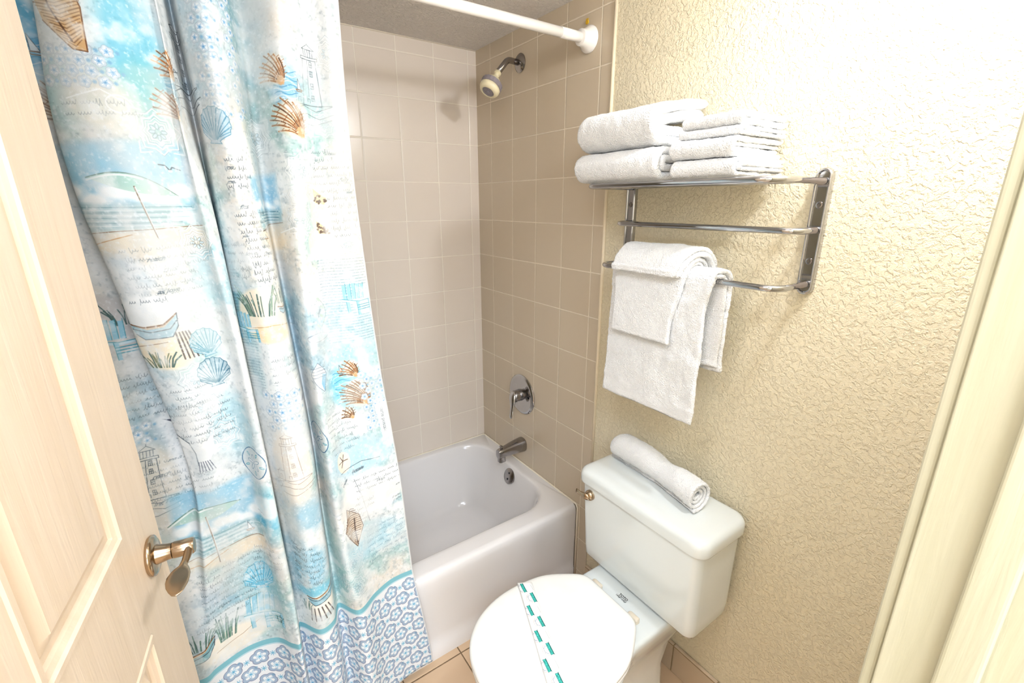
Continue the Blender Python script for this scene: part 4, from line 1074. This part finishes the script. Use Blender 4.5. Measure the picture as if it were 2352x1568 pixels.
def chair(S_, z, h, flip=1):
    x = -S_; P = lambda u, v: (x + flip * u * h, z + v * h); B = (150, 205, 225)
    for k in range(5): u = -.32 + k * .13; c.poly([P(u - .05, .0), P(u + .05, .0), P(u + .04 + k * .01, .48 - abs(k - 2) * .03), P(u - .05 + k * .01, .48 - abs(k - 2) * .03)], B, .95); c.line([P(u + .055, 0), P(u + .05 + k * .01, .47)], .001, TEA)
    c.poly([P(-.42, .02), P(.1, -.08), P(.5, -.05), P(.5, -.11), P(.08, -.15), P(-.42, -.04)], (205, 230, 238)); c.line([P(-.42, .02), P(.1, -.08), P(.5, -.05)], .0014, TEA)
    for u, t in ((.0, -.5), (.42, -.46), (-.3, -.4)): c.poly([P(u, -.08), P(u + .09, -.08), P(u + .10, t), P(u + .02, t)], B); c.line([P(u, -.08), P(u + .02, t)], .0012, TEA)
    for v in (-.2, -.27, -.34): c.line([P(.02, v), P(.5, v + .02)], .0022, TEA, .8)
def dollar(S_, z, r, fill=(206, 214, 214), colr=(40, 90, 130)):
    x = -S_; c.ell(x, z, r * .9, r, fill, .8); c.ring(x, z, r * .9, r, .0018, colr); 
    for k in range(5):
        t = math.pi / 2 + k * 2 * math.pi / 5; c.ell(x + r * .30 * math.cos(t), z + r * .30 * math.sin(t), r * .24, r * .09, (226, 232, 232), 1, rot=t); c.ring(x + r * .30 * math.cos(t), z + r * .30 * math.sin(t), r * .24, r * .09, .0012, colr, .9, rot=t); t += math.pi / 5; c.ring(x + r * .66 * math.cos(t), z + r * .66 * math.sin(t), r * .14, r * .05, .0014, TEA, .9, rot=t)
def whelk(S_, z, h, colr=(70, 42, 26)):
    x = -S_; P = lambda u, v: (x + u * h, z + v * h)
    c.poly([P(-.12, .48), P(.16, .22), P(.22, -.1), P(.02, -.5), P(-.1, -.3), P(-.26, .02), P(-.16, .2)], (222, 198, 170)); 
    for k in range(17): v = .42 - k * .05; b_ = .19 * math.sin(math.pi * min(1, (k + 2) / 18)); c.line([P(-b_ * 1.2, v - .05), P(-b_ * .3, v + .02), P(b_, v - .02)], .0024 if k % 2 else .0016, colr, .9)
    c.line([P(.04, .18), P(.02, -.12), P(.04, -.45)], .0045, (60, 36, 24)); c.line([P(-.12, .48), P(.16, .22), P(.22, -.1), P(.02, -.5), P(-.1, -.3), P(-.26, .02), P(-.16, .2), P(-.12, .48)], .0016, colr)
def cone(S_, z, h):
    x = -S_; P = lambda u, v: (x + u * h, z + v * h)
    c.poly([P(0, .5), P(.26, .2), P(.3, .05), P(.1, -.5), P(-.08, -.3), P(-.3, .1), P(-.2, .25)], (240, 240, 238)); c.poly([P(.3, .05), P(.1, -.5), P(.02, -.2), P(.12, .1)], (150, 200, 225))
    for v in (.36, .26, .16, .06): c.line([P(-.26, v - .06), P(0, v - .02), P(.28, v - .05)], .0012, (110, 130, 150))
    c.line([P(0, .5), P(.26, .2), P(.3, .05), P(.1, -.5), P(-.08, -.3), P(-.3, .1), P(-.2, .25), P(0, .5)], .0012, (110, 130, 150))
def leopard(S_, z, w, h):
    x = -S_; c.poly([(x - w * .5, z + h * .5), (x + w * .5, z - h * .1), (x + w * .3, z - h * .5), (x - w * .4, z - h * .4)], (226, 190, 130), .95)
    for k in range(34):
        u, v = rs.rand(2) - .5
        if v > .5 - (u + .5) * .8: continue
        c.ell(x + u * w * .9, z + v * h * .85, .0032, .0022, (60, 36, 18), .95, rot=rs.rand())
def curl(S_, z, r, colr=WHT):
    t = np.linspace(0, 7.6, 60); rad = r * (1.0 - t * .045); c.line(np.stack([-S_ + rad * np.cos(t) * 1.2, z + rad * np.sin(t)], 1), .0022, colr, .95); c.line([(-S_ + r, z), (-S_ - r * 1.2, z + r * 1.4), (-S_ - r * 4.5, z + r * .4)], .002, colr, .9)
def sprig(S_, z, h):
    x = -S_; t = np.linspace(0, 1, 12); c.line(np.stack([x + .02 * np.sin(t * 3), z + t * h], 1), .0012, (130, 150, 140))
    for k in range(7): c.ell(x + .02 * math.sin(k / 7 * 3) + (.008 if k % 2 else -.008), z + h * (k + .6) / 7, .0075, .0035, (196, 210, 200), .9, rot=.6 if k % 2 else 2.5)
def beach(S0_, S1_, zt, zb, hs, pole=None, can=None, clouds=True):
    """sky, sea and sand picture between x=-S0_ and -S1_; hs is the sand line"""
    xa, xb = -S0_, -S1_; H = zt - hs
    c.poly([(xa, zt), (xb, zt + .01), (xb, hs + H * .25), (xa, hs + H * .2)], (140, 196, 222), .8, soft=.014)
    for k in range(7):
        u = xa + (xb - xa) * (k + .5) / 7; c.ell(u, hs + H * (.40 + .07 * math.sin(k * 2.3)), (xb - xa) * .10, H * .085, (250, 250, 248), .9, soft=.008)
    c.poly([(xa, hs + H * .3), (xb, hs + H * .3), (xb, hs), (xa, hs - .012)], (146, 186, 194), .8, soft=.008)
    for k in range(8): c.line([(xa + rs.rand() * .03, hs + H * .02 + k * H * .033), (xb - rs.rand() * .04, hs + H * .03 + k * H * .033)], .0014, (60, 110, 130) if k % 2 else WHT, .7)
    c.poly([(xa, hs - .012), (xb, hs), (xb, zb), ((xa + xb) / 2, zb - .012), (xa, zb)], (240, 224, 198), .8, soft=.016)
    c.line([(xa, hs - .014), ((xa * .6 + xb * .4), hs - .006), (xb, hs + .001)], .0014, BRN, .9); c.line([(xa, hs - .03), (xa * .8 + xb * .2, hs - .03), (xa * .5 + xb * .5, hs - .012)], .0016, (200, 140, 80), .9)
def parasol(S0_, S1_, z, pole_z, tilt=-.03):
    xa, xb = -S0_, -S1_; m = (xa + xb) / 2; t = np.linspace(0, 1, 14)
    up = np.stack([xa + (xb - xa) * t, z + .022 * np.sin(t * math.pi) + tilt * t], 1); dn = np.stack([xb + (xa - xb) * t, z + tilt * (1 - t) - .010 * np.sin(t * math.pi) ], 1)
    c.poly(np.vstack([up, dn]), (176, 208, 196), .9); c.line(up, .0016, (90, 120, 110)); c.line(up[:9] + [0, -.004], .003, WHT, .8)
    c.line([(m, z + tilt * .5), (m + .006, pole_z)], .0030, (110, 90, 70)); c.line([(m + .001, z + tilt * .5), (m + .007, pole_z)], .0010, WHT)

# colour passages
for S_, z, rx, rz, cc, a_ in ((.527, 1.76, .045, .11, (96, 186, 214), .9), (.520, 1.68, .04, .05, (110, 190, 190), .8), (.72, 1.79, .03, .05, (70, 160, 205), .9), (.145, 1.86, .03, .05, (225, 214, 200), .8), (.245, 1.80, .03, .22, (110, 160, 170), .7),
                          (.60, 1.66, .055, .05, (238, 226, 208), .9), (.50, 1.36, .04, .07, (130, 190, 205), .7), (.30, 1.20, .03, .10, (214, 206, 194), .6), (.40, 1.30, .02, .20, (70, 150, 165), .6), (.44, 1.15, .02, .22, (228, 214, 184), .5), (.05, 1.20, .06, .14, (168, 212, 226), .7),
                          (.63, 1.22, .05, .06, (236, 230, 218), .8), (.56, 1.02, .05, .08, (150, 200, 214), .7), (.52, .80, .05, .07, (96, 186, 214), .7), (.78, 1.00, .05, .10, (130, 170, 190), .8), (.10, .86, .09, .05, (170, 214, 232), .9), (.11, .60, .09, .05, (160, 208, 224), .8),
                          (.24, .62, .03, .12, (130, 190, 185), .6), (.33, .76, .05, .05, (130, 190, 220), .8), (.47, .62, .03, .16, (130, 190, 190), .6), (.60, .60, .07, .09, (140, 200, 214), .7), (.36, .62, .05, .05, (150, 206, 228), .8), (.70, .58, .06, .06, (150, 180, 200), .6), (.90, 1.2, .06, .3, (120, 160, 175), .5), (.88, 1.75, .05, .12, (120, 175, 200), .6)):
    c.ell(-S_, z, rx, rz, cc, a_ * .8, soft=.03)
# top to bottom, following the cloth
beach(.745, .492, 1.592, 1.41, 1.452); parasol(.655, .520, 1.538, 1.432); sailboat(.705, 1.452, .028); gull(.521, 1.553, .018)
beach(.292, .196, 1.545, 1.40, 1.452); 
lace(.665, .56, 1.69, 1.745, .014); lace(.345, .305, 1.66, 1.86, .014); lace(.278, .255, 1.66, 1.9, .012)
conch_pts = [(-.668, 1.87), (-.60, 1.87), (-.585, 1.80), (-.592, 1.735), (-.612, 1.738), (-.648, 1.78)]
c.poly(conch_pts, (214, 168, 112), .95)
for k in range(26): 
    zz_ = 1.742 + k * .0052; w_ = .012 + .034 * min(1, k / 14); xm = -.606 - .020 * min(1, k / 16); c.line([(xm - w_, zz_ + .008), (xm, zz_), (xm + w_ * .9, zz_ + .010)], .0020 if k % 2 else .0012, (120, 74, 36), .8)
c.line(conch_pts, .0020, (110, 66, 34)); c.line([(-.640, 1.87), (-.632, 1.80), (-.610, 1.75)], .003, (90, 54, 30))
seapatch(.722, 1.735, .035, .045); sailboat(.728, 1.745, .026); plume(.722, 1.665, .085, flip=1)
curl(.572, 1.657, .016)
star(.524, 1.619, .030, .95); star(.232, 1.628, .030, .6, ink=(80, 100, 110)); star(.517, 1.42, .026, .8, ink=(90, 96, 96)); star(.040, 1.80, .026, .7); star(.131, 1.56, .028, .6); star(.06, 1.66, .022, .5); star(.150, 1.46, .024, .5); star(.145, 1.51, .02, .5); star(.037, 1.402, .026, .6); star(.610, 1.08, .028, .7); star(.590, 1.01, .026, .7); star(.605, 1.15, .026, .6); star(.184, .50, .030, .5); star(.175, .57, .026, .5)
lighthouse(.412, 1.675, .150, .95, (40, 52, 60), w_=.0014); lighthouse(.083, 1.665, .150, .8)
seapatch(.478, 1.69, .018, .04, a=.6); plume(.470, 1.735, .055, (170, 96, 40), n=8); plume(.486, 1.668, .06, (120, 60, 26), n=8)
seapatch(.145, 1.725, .035, .04, (130, 190, 230), .6); sailboat(.120, 1.722, .020); plume(.165, 1.755, .065, (150, 90, 45), n=9); plume(.135, 1.665, .085, (130, 78, 40), n=12, w=.8)
scallop(.343, 1.640, .034, BLU, -.1)
for a_ in (('me', .330, 1.562, .018), ('me.', .333, 1.535, .02), ('fits', .322, 1.487, .02), ('you', .335, 1.43, .02), ('love,', .335, 1.395, .028), ('Then', .300, 1.392, .030), ('reach', .60, 1.395, .035), ('this', .585, 1.375, .03), ('as love', .60, 1.335, .045), ('letters', .046, 1.60, .035), ('fully', .03, 1.545, .03), ('seen', .02, 1.518, .02)): word(*a_)
script(.345, 1.575, .045, 4); script(.345, 1.47, .06, 9, h=.008); script(.105, 1.60, .10, 12, h=.007, a=.55); script(.655, 1.41, .12, 6, a=.5); script(.66, 1.655, .09, 2, a=.5); script(.40, 1.41, .05, 5, a=.4)
c.ell(-.115, 1.405, .02, .03, (250, 238, 214), .9, soft=.01); c.ell(-.095, 1.47, .02, .06, (250, 236, 206), .7, soft=.01)
leopard(.088, 1.508, .030, .034); leopard(.090, 1.440, .028, .030); curl(.150, 1.425, .013)
# 1.3 m and below
fineprint(.118, 1.368, .118, 30); fineprint(.43, 1.36, .05, 40)
c.poly([(-.078, 1.20), (-.0, 1.20), (-.0, 1.30), (-.035, 1.34), (-.078, 1.26)], (240, 240, 238), .0)
c.ell(-.018, 1.262, .03, .028, (246, 240, 232), .9, soft=.008); chair(.040, 1.272, .080)
c.ell(-.345, 1.262, .062, .060, (250, 236, 212), .95, soft=.008); c.ell(-.33, 1.222, .05, .022, (250, 226, 186), .9, soft=.006); grass(.352, 1.262, .060, .065, 26); grass(.292, 1.285, .03, .04, 10); boat(.285, 1.272, .05); chair(.402, 1.235, .07); c.line([(-.38, 1.235), (-.33, 1.240), (-.285, 1.235)], .0016, (200, 160, 110))
c.ell(-.785, 1.265, .055, .06, (206, 202, 200), .9, soft=.01); grass(.752, 1.262, .04, .05, 12, (60, 90, 88)); chair(.782, 1.235, .085)
c.ell(-.640, 1.295, .06, .035, (250, 250, 248), .9, soft=.01); c.ell(-.640, 1.225, .052, .045, (250, 232, 200), .95, soft=.008); boat(.645, 1.262, .088); planks(.602, 1.225, .022, .055); grass(.655, 1.185, .045, .034, 16, (110, 120, 90)); c.line([(-.69, 1.228), (-.63, 1.236)], .001, BRN)
script(.68, 1.315, .07, 1, a=.6)
scallop(.567, 1.222, .030, (70, 140, 165), .1); scallop(.570, 1.156, .032, (40, 95, 120), 0)
sprig(.135, 1.215, .07); c.ring(-.150, 1.195, .030, .010, .0014, (110, 120, 140)); c.ring(-.452, 1.17, .012, .012, .0012, INK)
cone(.168, 1.10, .075)
seapatch(.092, 1.055, .048, .055, (120, 200, 225), .85); sailboat(.108, 1.095, .018); plume(.080, 1.10, .05, (140, 86, 46), n=7); plume(.070, 1.035, .085, (120, 70, 40), n=14, w=.8); plume(.105, .985, .035, (110, 70, 40), n=5)
lace(.060, .0, .93, 1.09, .013, .85); c.poly([(-.038, .99), (-.0, .99), (-.0, .885), (-.03, .885)], (244, 244, 240), .9); c.text('carte postale', -.019, .94, .075, (120, 130, 140), .8, -math.pi / 2)
script(.66, 1.13, .055, 3, a=.5); script(.71, 1.09, .13, 6, a=.65); script(.36, 1.16, .07, 4, a=.55); script(.80, 1.15, .10, 6, a=.6)
lace(.385, .315, 1.00, 1.085, .017, .9); lace(.85, .74, 1.00, 1.06, .014, .7)
# gulls
def bigbird(S_, z):
    x = -S_; c.poly([(x - .075, z + .062), (x - .050, z + .058), (x - .018, z + .026), (x + .0, z + .012), (x + .030, z + .036), (x + .024, z + .010), (x + .045, z + .006), (x + .020, z - .006), (x + .004, z - .03), (x - .014, z - .03), (x - .012, z + .0)], (248, 248, 246)); c.poly([(x - .085, z + .070), (x - .050, z + .060), (x - .042, z + .046), (x - .058, z + .054)], (40, 44, 66)); c.line([(x - .050, z + .058), (x - .018, z + .026), (x - .012, z), (x - .014, z - .03)], .0018, INK)
    for k in range(6): c.line([(x - .012 + k * .004, z - .022), (x - .016 + k * .006, z - .046)], .0016, (40, 44, 66))
bigbird(.640, .985); c.poly([(-.300, 1.052), (-.285, 1.066), (-.283, 1.048)], (50, 56, 90))
lighthouse(.357, .835, .150, .8, (110, 84, 70), (250, 236, 218)); lighthouse(.755, .855, .150, .9, INK, (222, 216, 204))
dollar(.537, .930, .038); dollar(.215, .940, .036); c.ell(-.147, .858, .020, .030, (246, 232, 214), 1); 
for t in (0, 2.1, 4.2, 1.2, 3.3): c.line([(-.147, .862), (-.147 + .014 * math.cos(t), .862 + .018 * math.sin(t))], .0018, (70, 50, 40))
script(.175, .99, .06, 7, a=.5)
for a_ in (('reach', .735, .935, .040), ('me & lad', .70, .965, .05), ('ing I am', .735, .875, .055), ('Carte', .155, .800, .026, .75), ('Postale', .115, .822, .038, .2), ('With', .060, .770, .028, -.1), ('are', .012, .735, .014), ('ll whe', .02, .690, .03), ('love', .392, .655, .026, -.25), ('are,', .395, .630, .022, -.25), ('sure', .385, .675, .022, -.25)): word(*a_)
c.ell(-.075, .745, .085, .065, (250, 249, 246), .9, soft=.012); c.ell(-.155, .70, .03, .09, (250, 246, 240), .8, soft=.012)
for a_ in (('Carte', .155, .800, .026, .75), ('Postale', .115, .825, .038, .15), ('With', .060, .770, .028, -.1), ('are', .012, .735, .014), ('ll whe', .022, .700, .03)): word(*a_)
script(.135, .795, .13, 3, tilt=-.02, a=.7); script(.14, .74, .03, 5, a=.5); script(.76, .93, .12, 4, a=.55); script(.775, .96, .06, 3, a=.4)
c.line([(-.16, .83), (-.10, .845), (-.05, .838)], .0012, INK); c.line([(-.128, .80), (-.115, .74), (-.105, .66)], .0012, (110, 120, 130))
whelk(.152, .668, .125)
script(.125, .63, .125, 7, h=.006, a=.5, colr=(70, 110, 140)); script(.41, .69, .055, 8, h=.007, tilt=-.3, a=.7); script(.36, .62, .08, 3, a=.4)
beach(.735, .560, .885, .70, .735); parasol(.745, .600, .815, .700, .02); sailboat(.60, .752, .02); gull(.55, .80, .012)
c.ell(-.53, .82, .045, .03, (246, 250, 250), .8, soft=.01); c.ell(-.52, .78, .05, .012, (80, 180, 215), .8, soft=.008)
scallop(.589, .622, .038, (50, 165, 205), 0)
script(.72, .68, .13, 8, h=.006, a=.45); script(.60, .70, .08, 4, a=.35)
c.ell(-.345, .505, .045, .032, (250, 244, 232), .95, soft=.008); c.ell(-.36, .548, .05, .014, (120, 200, 225), .8, soft=.008); boat(.340, .525, .080); planks(.350, .478, .045, .040, 6); grass(.385, .490, .02, .03, 8)
c.ell(-.66, .475, .075, .035, (248, 240, 224), .95, soft=.01); c.ell(-.655, .55, .06, .02, (248, 246, 242), .7, soft=.01); grass(.672, .490, .035, .075, 18, (96, 140, 120)); grass(.735, .505, .05, .045, 16, (70, 110, 96)); boat(.742, .492, .085, (130, 180, 190)); c.line([(-.70, .47), (-.64, .478), (-.60, .50)], .0014, (180, 150, 120))
chair(.590, .520, .105); grass(.555, .485, .03, .03, 8, (150, 190, 200)); chair(.91, .52, .1)
script(.74, .58, .12, 3, a=.4); script(.90, .70, .1, 8, a=.4); script(.92, 1.4, .1, 9, a=.4); star(.86, 1.6, .03, .6); star(.86, .9, .03, .6)
# worn, washed-out print
wash(fbm(.030, 71, 4), .52, .72, (244, 244, 242), .6)
wash(fbm(.09, 75, 4), .50, .68, (214, 214, 210), .5)
wash(fbm(.0045, 81, 2), .62, .85, (240, 243, 244), .5)
wash(fbm(.05, 91, 3), .56, .72, (206, 214, 218), .35)
# border band
b = c.box(-CW, 0, 0, .418, 2); c.blend(b, np.ones(b[4].shape), (240, 242, 244))
b = c.box(-CW, 0, .418, .433, 0); c.blend(b, np.ones(b[4].shape), (128, 192, 204))
b = c.box(-CW, 0, .415, .418, 0); c.blend(b, np.ones(b[4].shape), (190, 220, 228))
sp1 = .0600; i = 0; z = .388
while z > -.02:
    x = -CW + (sp1 / 2 if i % 2 else 0)
    while x < .02:
        flower(x, z, .0225, .3 + .9 * (i % 3), (118, 122, 152), (164, 184, 206), (90, 170, 212)); spark(x + sp1 / 2, z, .0075, (110, 180, 212))
        spark(x + sp1 * .25, z + sp1 * .20, .0035, (120, 160, 190), .8); x += sp1
    z -= sp1 * .66; i += 1
b = c.box(-.0035, 0, 0, CH, 0); c.blend(b, np.ones(b[4].shape), (236, 236, 234), .9)
c.a *= .95
cur_im = c.image('seaside_curtain_print')
M['curtain'] = image_mat('printed_curtain_fabric', cur_im, .75, 900)
ct = empty('shower_curtain', (-1.05, -.70, .06))
tag(ct, 'pleated blue and white seaside print shower curtain hanging outside the bathtub', 'shower curtain')
cl = mo('curtain_cloth', V, F, M['curtain'], ct); set_uv(cl, UV); solid(cl, .0009, 0)
ring0 = None
for k in range(8):
    x = -.765 - k * .095
    if ring0 is None:
        ring0 = mo('curtain_ring', *tube([(x, -.67 + .0185 * math.cos(a), 1.9555 + .0215 * math.sin(a)) for a in [2 * math.pi * j / 28 for j in range(28)]], .0016, 8, closed=True), M['white_metal'], ct)
    else:
        r_ = ring0.copy(); col.objects.link(r_); r_.parent = ct; r_.matrix_parent_inverse = ring0.matrix_parent_inverse.copy(); r_.location = ring0.location + Vector((-.095 * k, 0, 0))
